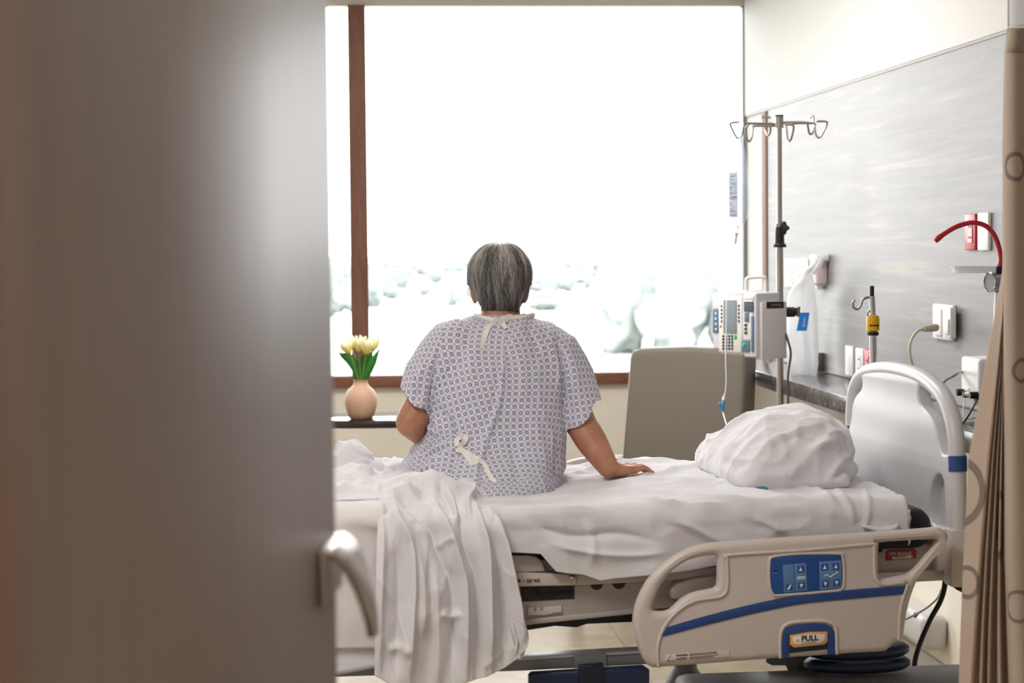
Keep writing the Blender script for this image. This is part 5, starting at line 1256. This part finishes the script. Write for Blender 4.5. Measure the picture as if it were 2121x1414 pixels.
line = thing('iv_line', 'clear drip tube with a blue connector hanging in front of the armchair', 'drip line', at(1503, 880, 7.25))
obj('drip_chamber', lathe(bmesh.new(), [(.002, .0), (.0065, .003), (.0065, .036), (.011, .038), (.011, .042), (.003, .046)], at(1522, 506, 7.57), 16, (.16, 0, 1)), pm('chamber_plastic', (214, 200, 208), .3), line, 'world', 50)
obj('tubing', tube(bmesh.new(), [at(1527, 477, 7.575), at(1525, 490, 7.57)], .002, 8), 'tube', line, 'world', 180)
obj('tubing', tube(bmesh.new(), [at(1521, 507, 7.57), at(1515, 530, 7.55), at(1508, 575, 7.46), at(1505, 620, 7.36), at(1504, 680, 7.33), at(1503, 740, 7.3), at(1504, 790, 7.28), at(1501, 822, 7.27)], .0021, 8, 6), 'tube', line, 'world', 180)
obj('luer', lathe(bmesh.new(), [(.002, 0), (.0055, .002), (.0055, .012), (.003, .016), (.003, .024)], at(1498, 830, 7.27), 14, (.2, 0, 1)), 'offwhite', line, 'world', 50)
bm = bmesh.new(); tube(bm, [at(1500, 830, 7.27), at(1496, 843, 7.27), at(1497, 852, 7.27)], .0058, 10, 4); tube(bm, [at(1490, 834, 7.27), at(1496, 846, 7.27)], .0052, 10, smooth=False)
obj('y_connector', bm, 'ivblue', line, 'world', 60)
obj('tubing', tube(bmesh.new(), [at(1497, 852, 7.27), at(1501, 866, 7.2), at(1506, 886, 7.0), at(1508, 915, 6.3), at(1520, 930, 6.02)], .0023, 8, 6), 'tube', line, 'world', 180)

# ------------------------------------------------------------------ right wall fittings
XW = XR - .008
def wbox(name, px0, px1, py0, py1, proud, mat, parent=None, bev=.002, seg=2, x=None):
    """box fixed flat to the right wall; its front face covers the given pixels"""
    X = (XW if x is None else x) - proud
    a, b = on_X(px0, (py0 + py1) / 2, X), on_X(px1, (py0 + py1) / 2, X); xm = (px0 + px1) / 2
    zt, zb = on_X(xm, py0, X)[2], on_X(xm, py1, X)[2]
    return obj(name, box(bmesh.new(), (X + proud / 2, (a[1] + b[1]) / 2, (zt + zb) / 2), (proud, abs(a[1] - b[1]), zt - zb), bev, seg), mat, parent, 'world', 40)
def outlet(px0, px1, py0, py1, col, face, lab, cat='wall outlet', sockets=True, group=None):
    p = wbox('wall_outlet' if sockets else 'blank_plate', px0, px1, py0, py1, .012, col, None, .004)
    tag(p, lab, cat, group)
    if sockets:
        w_ = px1 - px0; h_ = py1 - py0; fc = wbox('socket_face', px0 + w_ * .28, px1 - w_ * .28, py0 + h_ * .2, py1 - h_ * .2, .003, face, p, .001, 1, XW - .012)
        for k in (.32, .62):
            for q in (.38, .56): wbox('slot', px0 + w_ * q, px0 + w_ * (q + .06), py0 + h_ * k, py0 + h_ * (k + .06), .0012, 'dark', fc, 0, 1, XW - .0148)
    return p
outlet(1625, 1641, 535, 594, 'plate', 'plate', 'white wall outlet just right of the drip stand pole, first of three'); outlet(1643, 1657, 536, 594, 'plate', 'plate', 'white wall outlet between two others above the hanging plastic bag'); outlet(1659, 1672, 535, 592, 'plate', 'offwhite', 'white wall outlet next to the soap dispenser')
outlet(1750, 1765, 716, 778, 'plate', 'plate', 'plain white wall plate left of the low pair of outlets above the ledge', 'wall plate', False); outlet(1771, 1786, 721, 786, 'plate', 'offwhite', 'low white wall outlet above the ledge, left of the red one'); outlet(1788, 1801, 724, 788, 'red', pm('pink_face', (222, 150, 150), .4), 'low red wall outlet partly behind the headboard')
outlet(1997, 2019, 443, 518, 'red', pm('pink_face', (222, 150, 150), .4), 'red emergency wall outlet behind the curved red tube'); outlet(2024, 2046, 440, 519, 'plate', 'plate', 'blank white wall plate right of the upper red outlet', 'wall plate', False)
# dispenser and plastic bag
ds = wbox('soap_dispenser', 1677, 1690, 533, 590, .05, pm('dispenser_pink_grey', (206, 190, 188), .4), None, .010, 3); tag(ds, 'small white dispenser on the wall panel with a plastic bag hooked on it', 'dispenser')
wbox('lid', 1675, 1690, 527, 541, .056, 'offwhite', ds, .008, 3); wbox('nozzle', 1683, 1692, 590, 600, .035, 'tray', ds, .004)
bagx = XR - .13
pb = thing('plastic_bag', 'thin white plastic bag with a blue printed patch hanging from the dispenser onto the ledge', 'plastic bag', on_X(1660, 785, bagx))
rows_ = [(548, 1682, 1690), (556, 1672, 1686), (566, 1664, 1684), (580, 1656, 1686), (592, 1644, 1688), (610, 1634, 1690), (640, 1630, 1692), (680, 1628, 1694), (720, 1628, 1695), (750, 1632, 1694), (772, 1636, 1690), (784, 1640, 1686), (788, 1646, 1680)]
RR = cr(rows_, 5); rr_ = []; bm = bmesh.new()
for i, (py, x0, x1) in enumerate(RR):
    c_ = on_X((x0 + x1) / 2, py, bagx); s_ = (c_ - EYE) @ FWD / F_PX; hw = (x1 - x0) / 2 * s_; dp_ = min(.075, hw * .9)
    rr_.append([bm.verts.new(V((c_[0] + hw * math.cos(a) * (1 + .12 * noise.noise(Vector((a * 1.3, py * .03, 2)))), c_[1] + dp_ * math.sin(a) * (1 + .45 * noise.noise(Vector((math.cos(a) * 2.2, math.sin(a) * 2.2 + py * .02, 5)))), max(.929, c_[2] + .004 * math.sin(a * 5))))) for a in np.linspace(0, 2 * math.pi, 48, endpoint=False)])
skin_rings(bm, rr_); bmesh.ops.recalc_face_normals(bm, faces=bm.faces)
obj('film', bm, 'bag', pb, 'world', 180)
obj('loop', tube(bmesh.new(), [on_X(1678, 562, bagx), on_X(1690, 545, bagx - .005), on_X(1704, 533, bagx - .01), on_X(1698, 548, bagx - .01), on_X(1684, 566, bagx)], .009, 10, 6, flat=.3), 'bag', pb, 'world', 180)
c_ = on_X(1664, 666, bagx - .02); G = []
o_ = [(1657, 647), (1677, 647), (1671, 685), (1650, 685)]
q_ = [on_plane(x, y, c_ - np.array([0, .085, 0]), (.15, -1, 0)) for x, y in o_]
bm = bmesh.new(); f_ = bm.faces.new([bm.verts.new(V(p)) for p in q_]); bmesh.ops.solidify(bm, geom=[f_], thickness=.0006); obj('printed_patch', bm, 'printblue', pb, 'world', 0)
o_ = [(1665, 656), (1669, 656), (1668, 677), (1661, 677)]
q_ = [on_plane(x, y, c_ - np.array([0, .0865, 0]), (.15, -1, 0)) for x, y in o_]
bm = bmesh.new(); f_ = bm.faces.new([bm.verts.new(V(p)) for p in q_]); bmesh.ops.solidify(bm, geom=[f_], thickness=.0006); obj('printed_mark', bm, 'white', pb, 'world', 0)
wbox('wall_bracket', 1684, 1693, 730, 768, .03, pm('bronze_plate', (120, 104, 92), .4), None, .002)['label'] = 'small dark plate on the wall behind the plastic bag'
bpy.data.objects['wall_bracket']['category'] = 'plate'
# bed-mounted pole with a yellow collar
def rodp(x, y): return at(x, y, 5.95)
ip = obj('infusion_pole', tube(bmesh.new(), [rodp(1811, 1010), rodp(1808, 686)], .0105, 18, smooth=False), 'chrome', bed); obj('rod', tube(bmesh.new(), [rodp(1808, 655), rodp(1806, 613)], .0085, 16, smooth=False), 'chrome', ip); obj('tip', tube(bmesh.new(), [rodp(1806, 614), rodp(1806, 592)], .0062, 14, smooth=False), 'black', ip)
zz = [(.012, 690), (.0125, 685), (.0185, 684), (.0188, 672), (.0188, 660), (.0165, 654), (.010, 652)]
c0 = rodp(1808, 690)
cy_ = obj('collar', lathe(bmesh.new(), [(r, (690 - y) / 722) for r, y in zz], c0, 28), 'yellow', ip, 'world', 50)
obj('collar_ring', lathe(bmesh.new(), [(.0125, -.006), (.0165, -.006), (.0165, .004), (.0125, .004)], c0, 28), 'black', ip)
bm = bmesh.new()
for q in ([(1798, .0185), (1803, .0205), (1808, .0212), (1813, .0205), (1818, .0185)],): tube(bm, [rodp(x, 674) - FWD * o for x, o in q], .0011, 6, smooth=False)
for s in (-1, 1): tube(bm, [rodp(1808 + s * 6, 674) - FWD * .0195, rodp(1808 + s * 10, 674) - FWD * .0180], [.0036, .0004], 6, smooth=False)
ball(bm, rodp(1808, 674) - FWD * .0208, .0024, 10); obj('arrow', bm, 'black', ip)
obj('hook', tube(bmesh.new(), [rodp(1806, 616), rodp(1796, 616), rodp(1787, 621), rodp(1783, 632), rodp(1776, 640), rodp(1768, 637), rodp(1766, 628), rodp(1769, 623)], .0036, 10, 6, round_end=True), 'steel', ip, 'world', 180)
obj('hook', tube(bmesh.new(), [rodp(1804, 640), rodp(1797, 648), rodp(1798, 656), rodp(1803, 657)], .0028, 10, 6, round_end=True), 'steel', ip, 'world', 180)
# oxygen plate with lead
ox = wbox('socket_plate', 1931, 1972, 630, 704, .014, 'plate', None, .006, 3); tag(ox, 'white rectangular wall socket with a cream plug in it', 'socket')
wbox('module', 1934, 1948, 640, 694, .008, 'offwhite', ox, .002, 2, XW - .014); wbox('switch', 1952, 1968, 636, 700, .02, 'plate', ox, .004, 2, XW - .014); wbox('rocker', 1955, 1963, 660, 692, .006, 'offwhite', ox, .003, 2, XW - .034)
pl = thing('plug_lead', 'cream plug and lead curving down from the white wall socket', 'lead', at(1914, 680, 6.35))
obj('plug', tube(bmesh.new(), [at(1938, 678, 6.42), at(1928, 679, 6.38), at(1912, 681, 6.34)], [.012, .012, .0085], 12, 4), 'cordcream', pl, 'world', 60)
obj('lead', tube(bmesh.new(), [at(1914, 680, 6.35), at(1898, 688, 6.3), at(1886, 708, 6.28), at(1885, 735, 6.28), at(1892, 765, 6.28), at(1900, 830, 6.25)], .0042, 8, 6), 'cordcream', pl, 'world', 180)
# white box with sockets
wb = wbox('power_box', 1990, 2027, 740, 825, .105, 'offwhite', None, .010, 4); tag(wb, 'white plastic box with plugs on the wall beside the curtain', 'power box')
wbox('port', 1994, 2006, 802, 812, .003, 'plate', wb, .001, 1, XW - .105)
for x, y, m_ in ((1996, 812, 'black'), (2010, 816, 'black'), (2024, 818, 'black')):
    p_ = on_X(x, y, XW - .107); obj('plug', tube(bmesh.new(), [p_, p_ + np.array([-.022, 0, 0])], .010 if m_ == 'black' else .008, 12, smooth=False), m_, wb)
p_ = on_X(2002, 816, XW - .125); obj('plug', tube(bmesh.new(), [p_, p_ + np.array([.012, -.03, 0]), p_ + np.array([.02, -.035, -.03])], .008, 12, 4), 'cordcream', wb, 'world', 60)
p_ = on_X(2017, 818, XW - .1055); obj('indicator', ball(bmesh.new(), p_, (.002, .004, .012), 8), pm('green_light', (90, 220, 120), .4), wb)
obj('cable', tube(bmesh.new(), [on_X(1996, 766, XW - .03), at(1985, 772, 6.0), at(1968, 782, 5.95), at(1955, 790, 5.9), at(1935, 815, 5.88)], .0046, 8, 6), pm('pale_grey_cable', (176, 176, 178), .5), wb, 'world', 180)
obj('cable', tube(bmesh.new(), [on_X(2024, 826, XW - .11), at(2012, 850, 5.8), at(1998, 872, 5.75), at(1985, 885, 5.72)], .003, 8, 6), 'black', wb, 'world', 180)
obj('cable', tube(bmesh.new(), [on_X(2000, 824, XW - .10), at(1995, 850, 5.85), at(2002, 866, 5.8), at(2022, 864, 5.8), at(2040, 850, 5.85)], .0018, 8, 6), 'cordcream', wb, 'world', 180)
# suction regulator with tray and red tube
rgp = at(2063, 584, 6.0)
rg = thing('suction_regulator', 'chrome suction regulator gauge on the wall half behind the curtain', 'regulator', rgp)
ax = np.array([-.961, -.276, 0]); ax /= np.linalg.norm(ax)
obj('gauge', lathe(bmesh.new(), [(.026, -.045), (.028, -.043), (.028, .012), (.030, .014), (.030, .022), (.027, .024), (.025, .021)], rgp, 32, ax), 'chrome', rg, 'world', 40)
obj('dial', lathe(bmesh.new(), [(.001, .0205), (.0245, .0205), (.0245, .0215), (.001, .0215)], rgp, 32, ax), pm('dial_grey', (150, 160, 158), .25), rg, 'world', 40)
obj('badge', ball(bmesh.new(), rgp + np.array([.016, -.028, 0]), (.009, .003, .011), 12), pm('green_badge', (10, 120, 84), .4), rg, 'world', 180)
obj('mount', tube(bmesh.new(), [rgp - ax * .03, (XW, rgp[1] + .06, rgp[2])], .016, 14, smooth=False), 'chrome', rg)
ps = at(2069, 560, 6.0); obj('stem', box(bmesh.new(), ps, (.018, .018, .034), .002), pm('dark_blue_stem', (24, 40, 84), .4), rg)
obj('hose', tube(bmesh.new(), [at(2069, 604, 6.0), at(2066, 640, 6.0), at(2065, 700, 6.0)], .011, 10, 5), 'offwhite', rg, 'world', 180)
tc = at(2018, 558, 6.0)
obj('tray', lathe(bmesh.new(), [(.001, -.010), (.062, -.010), (.063, -.009), (.064, .006), (.069, .007), (.069, .010), (.061, .010), (.060, -.006), (.001, -.006)], tc, 44), 'tray', rg, 'world', 40)
rt = [at(*p, 5.97) for p in ((1937, 499), (1944, 493), (1956, 484), (1980, 470), (2005, 462), (2025, 462), (2045, 470), (2060, 488), (2069, 512), (2073, 535), (2070, 553))]
obj('suction_tube', tube(bmesh.new(), rt, [.0075, .0088] + [.0072] * 9, 14, 6), 'redtube', rg, 'world', 180)
# low wall bumper, cords
wp = obj('wall_bumper', box(bmesh.new(), (XR - .045, 6.86, .185), (.09, .80, .115), .03, 4), pm('bumper_white', (206, 206, 206), .35), None, 'world', 60); tag(wp, 'rounded pale bumper low on the wall behind the side rail', 'bumper')
for y in (6.55, 6.85): obj('clip', box(bmesh.new(), (XR - .082, y, .228), (.012, .03, .02), .003), 'dark', wp)
cd = obj('power_cord', tube(bmesh.new(), [at(*p, 5.55) for p in ((1958, 1198), (1955, 1222), (1946, 1248), (1928, 1280), (1910, 1320), (1898, 1355), (1893, 1385), (1892, 1412), (1893, 1500), (1893, 1570))], .0072, 10, 6), 'black', bed, 'world', 180)
c2 = obj('power_cord', tube(bmesh.new(), [at(*p, 5.5) for p in ((1968, 1202), (1982, 1215), (2000, 1224), (2030, 1236), (2080, 1250))], .0068, 10, 6), 'black', bed, 'world', 180)
c3 = obj('cream_lead', tube(bmesh.new(), [at(*p, 5.9) for p in ((1950, 1220), (1942, 1238), (1920, 1258), (1896, 1272), (1872, 1284), (1840, 1300))], .0034, 8, 6), 'cordcream', bed, 'world', 180)

# ------------------------------------------------------------------ privacy curtain
rowsY = [58, 110, 300, 560, 640, 760, 950, 1150, 1300, 1414, 1560]
colsX = [([2087, 2081, 2077, 2077, 2063, 2040, 2006, 1996, 1990, 1986, 1980], 4.28), ([2088, 2082, 2078, 2078, 2074, 2060, 2034, 2018, 2008, 2004, 1998], 4.26), ([2088, 2082, 2078, 2079, 2078, 2067, 2048, 2031, 2020, 2012, 2006], 4.25), ([2089, 2082, 2078, 2079, 2078, 2070, 2052, 2037, 2028, 2022, 2018], 4.285), ([2089, 2083, 2079, 2079, 2079, 2073, 2056, 2043, 2036, 2032, 2030], 4.25), ([2089, 2083, 2079, 2080, 2079, 2075, 2061, 2050, 2043, 2040, 2038], 4.29),
         ([2090, 2083, 2079, 2080, 2080, 2077, 2066, 2056, 2050, 2048, 2046], 4.25), ([2090, 2083, 2080, 2080, 2080, 2078, 2070, 2064, 2060, 2058, 2058], 4.295), ([2090, 2084, 2080, 2080, 2081, 2079, 2074, 2070, 2070, 2072, 2074], 4.24), ([2090, 2084, 2080, 2081, 2081, 2080, 2079, 2078, 2080, 2082, 2086], 4.29), ([2091, 2084, 2081, 2081, 2081, 2081, 2084, 2085, 2091, 2096, 2100], 4.22), ([2108, 2106, 2106, 2106, 2106, 2107, 2110, 2114, 2120, 2124, 2128], 4.205), ([2140, 2140, 2142, 2144, 2144, 2146, 2150, 2156, 2160, 2164, 2168], 4.25), ([2190, 2190, 2192, 2196, 2196, 2198, 2204, 2210, 2214, 2218, 2222], 4.22), ([2240, 2242, 2246, 2252, 2252, 2256, 2264, 2270, 2276, 2280, 2286], 4.30), ([2300, 2302, 2306, 2312, 2312, 2318, 2326, 2336, 2342, 2348, 2352], 4.22), ([2380, 2380, 2386, 2392, 2392, 2398, 2410, 2420, 2430, 2436, 2440], 4.28)]
yy = np.linspace(0, 1, 90); ys_ = np.interp(yy, [0, 1], [58, 1560])
K = []
for xs__, d in colsX:
    K.append([at(np.interp(y, rowsY, xs__), y, d) for y in ys_])
K = np.array(K); dense = np.stack([cr(K[:, j], 4) for j in range(len(ys_))], 0)            # rows x cols
ctop = dense[0].copy(); 
uvs = np.zeros(dense.shape[:2] + (2,))
for j in range(dense.shape[0]):
    seg_ = np.concatenate([[0], np.cumsum(np.linalg.norm(np.diff(dense[j], axis=0), axis=1))]); uvs[j, :, 0] = seg_ if j == 0 else seg_; uvs[j, :, 1] = dense[j, :, 2]
ku = [uvs[30, 40, 0], uvs[60, 3, 0]]
cur = thing('privacy_curtain', 'taupe privacy curtain with a pattern of rings at the right edge of the room', 'curtain', (dense[-1, 20, 0], dense[-1, 20, 1], 0))
def ruv(px, py):
    """cloth coordinates of the curtain nearest to a pixel"""
    pp = proj(dense.reshape(-1, 3)); i = np.argmin((pp[:, 0] - px) ** 2 + (pp[:, 1] - py) ** 2); return uvs.reshape(-1, 2)[i]
RG = []
for px, py, r, w in ((2106, 350, .026, .0045), (2112, 770, .022, .004), (1966, 1022, .068, .008), (2072, 1085, .062, .009), (2004, 1200, .03, .005), (2112, 1250, .03, .004)):
    u_, v_ = ruv(px, py); RG.append((float(u_) if px > 2000 else float(u_) - .03, float(v_), r, w))
me = to_me(grid_bm(dense[:, ::1], False, uvs)); me = modify(me, ('SOLIDIFY', dict(thickness=.0012, offset=0))); me.materials.clear()
link_mesh('fabric', me, custom('curtain_fabric', _curtain(RG)), cur, 'world', 180)
top_ = np.array([[p + np.array([0, 0, .002]) for p in ctop], [np.array([p[0], p[1], ZC - .035]) for p in ctop]])
me = modify(to_me(grid_bm(top_)), ('SOLIDIFY', dict(thickness=.0012, offset=0))); me.materials.clear()
link_mesh('mesh_top', me, custom('white_mesh', _clear((.97, .97, .96, 1), .4, .6)), cur, 'world', 180)
hb_ = np.array([[p - FWD * .0025 + np.array([0, 0, .0]) for p in dense[j]] for j in (0, 1, 2, 3)])
me = modify(to_me(grid_bm(hb_)), ('SOLIDIFY', dict(thickness=.001, offset=0))); me.materials.clear()
link_mesh('header_band', me, pm('curtain_header', (172, 156, 138), .8), cur, 'world', 180)
tr = obj('curtain_track', box(bmesh.new(), (1.55, 4.2, ZC - .018), (.75, .03, .034), .003), 'nickel', None); tag(tr, 'ceiling track carrying the taupe curtain', 'curtain track'); structure(tr)
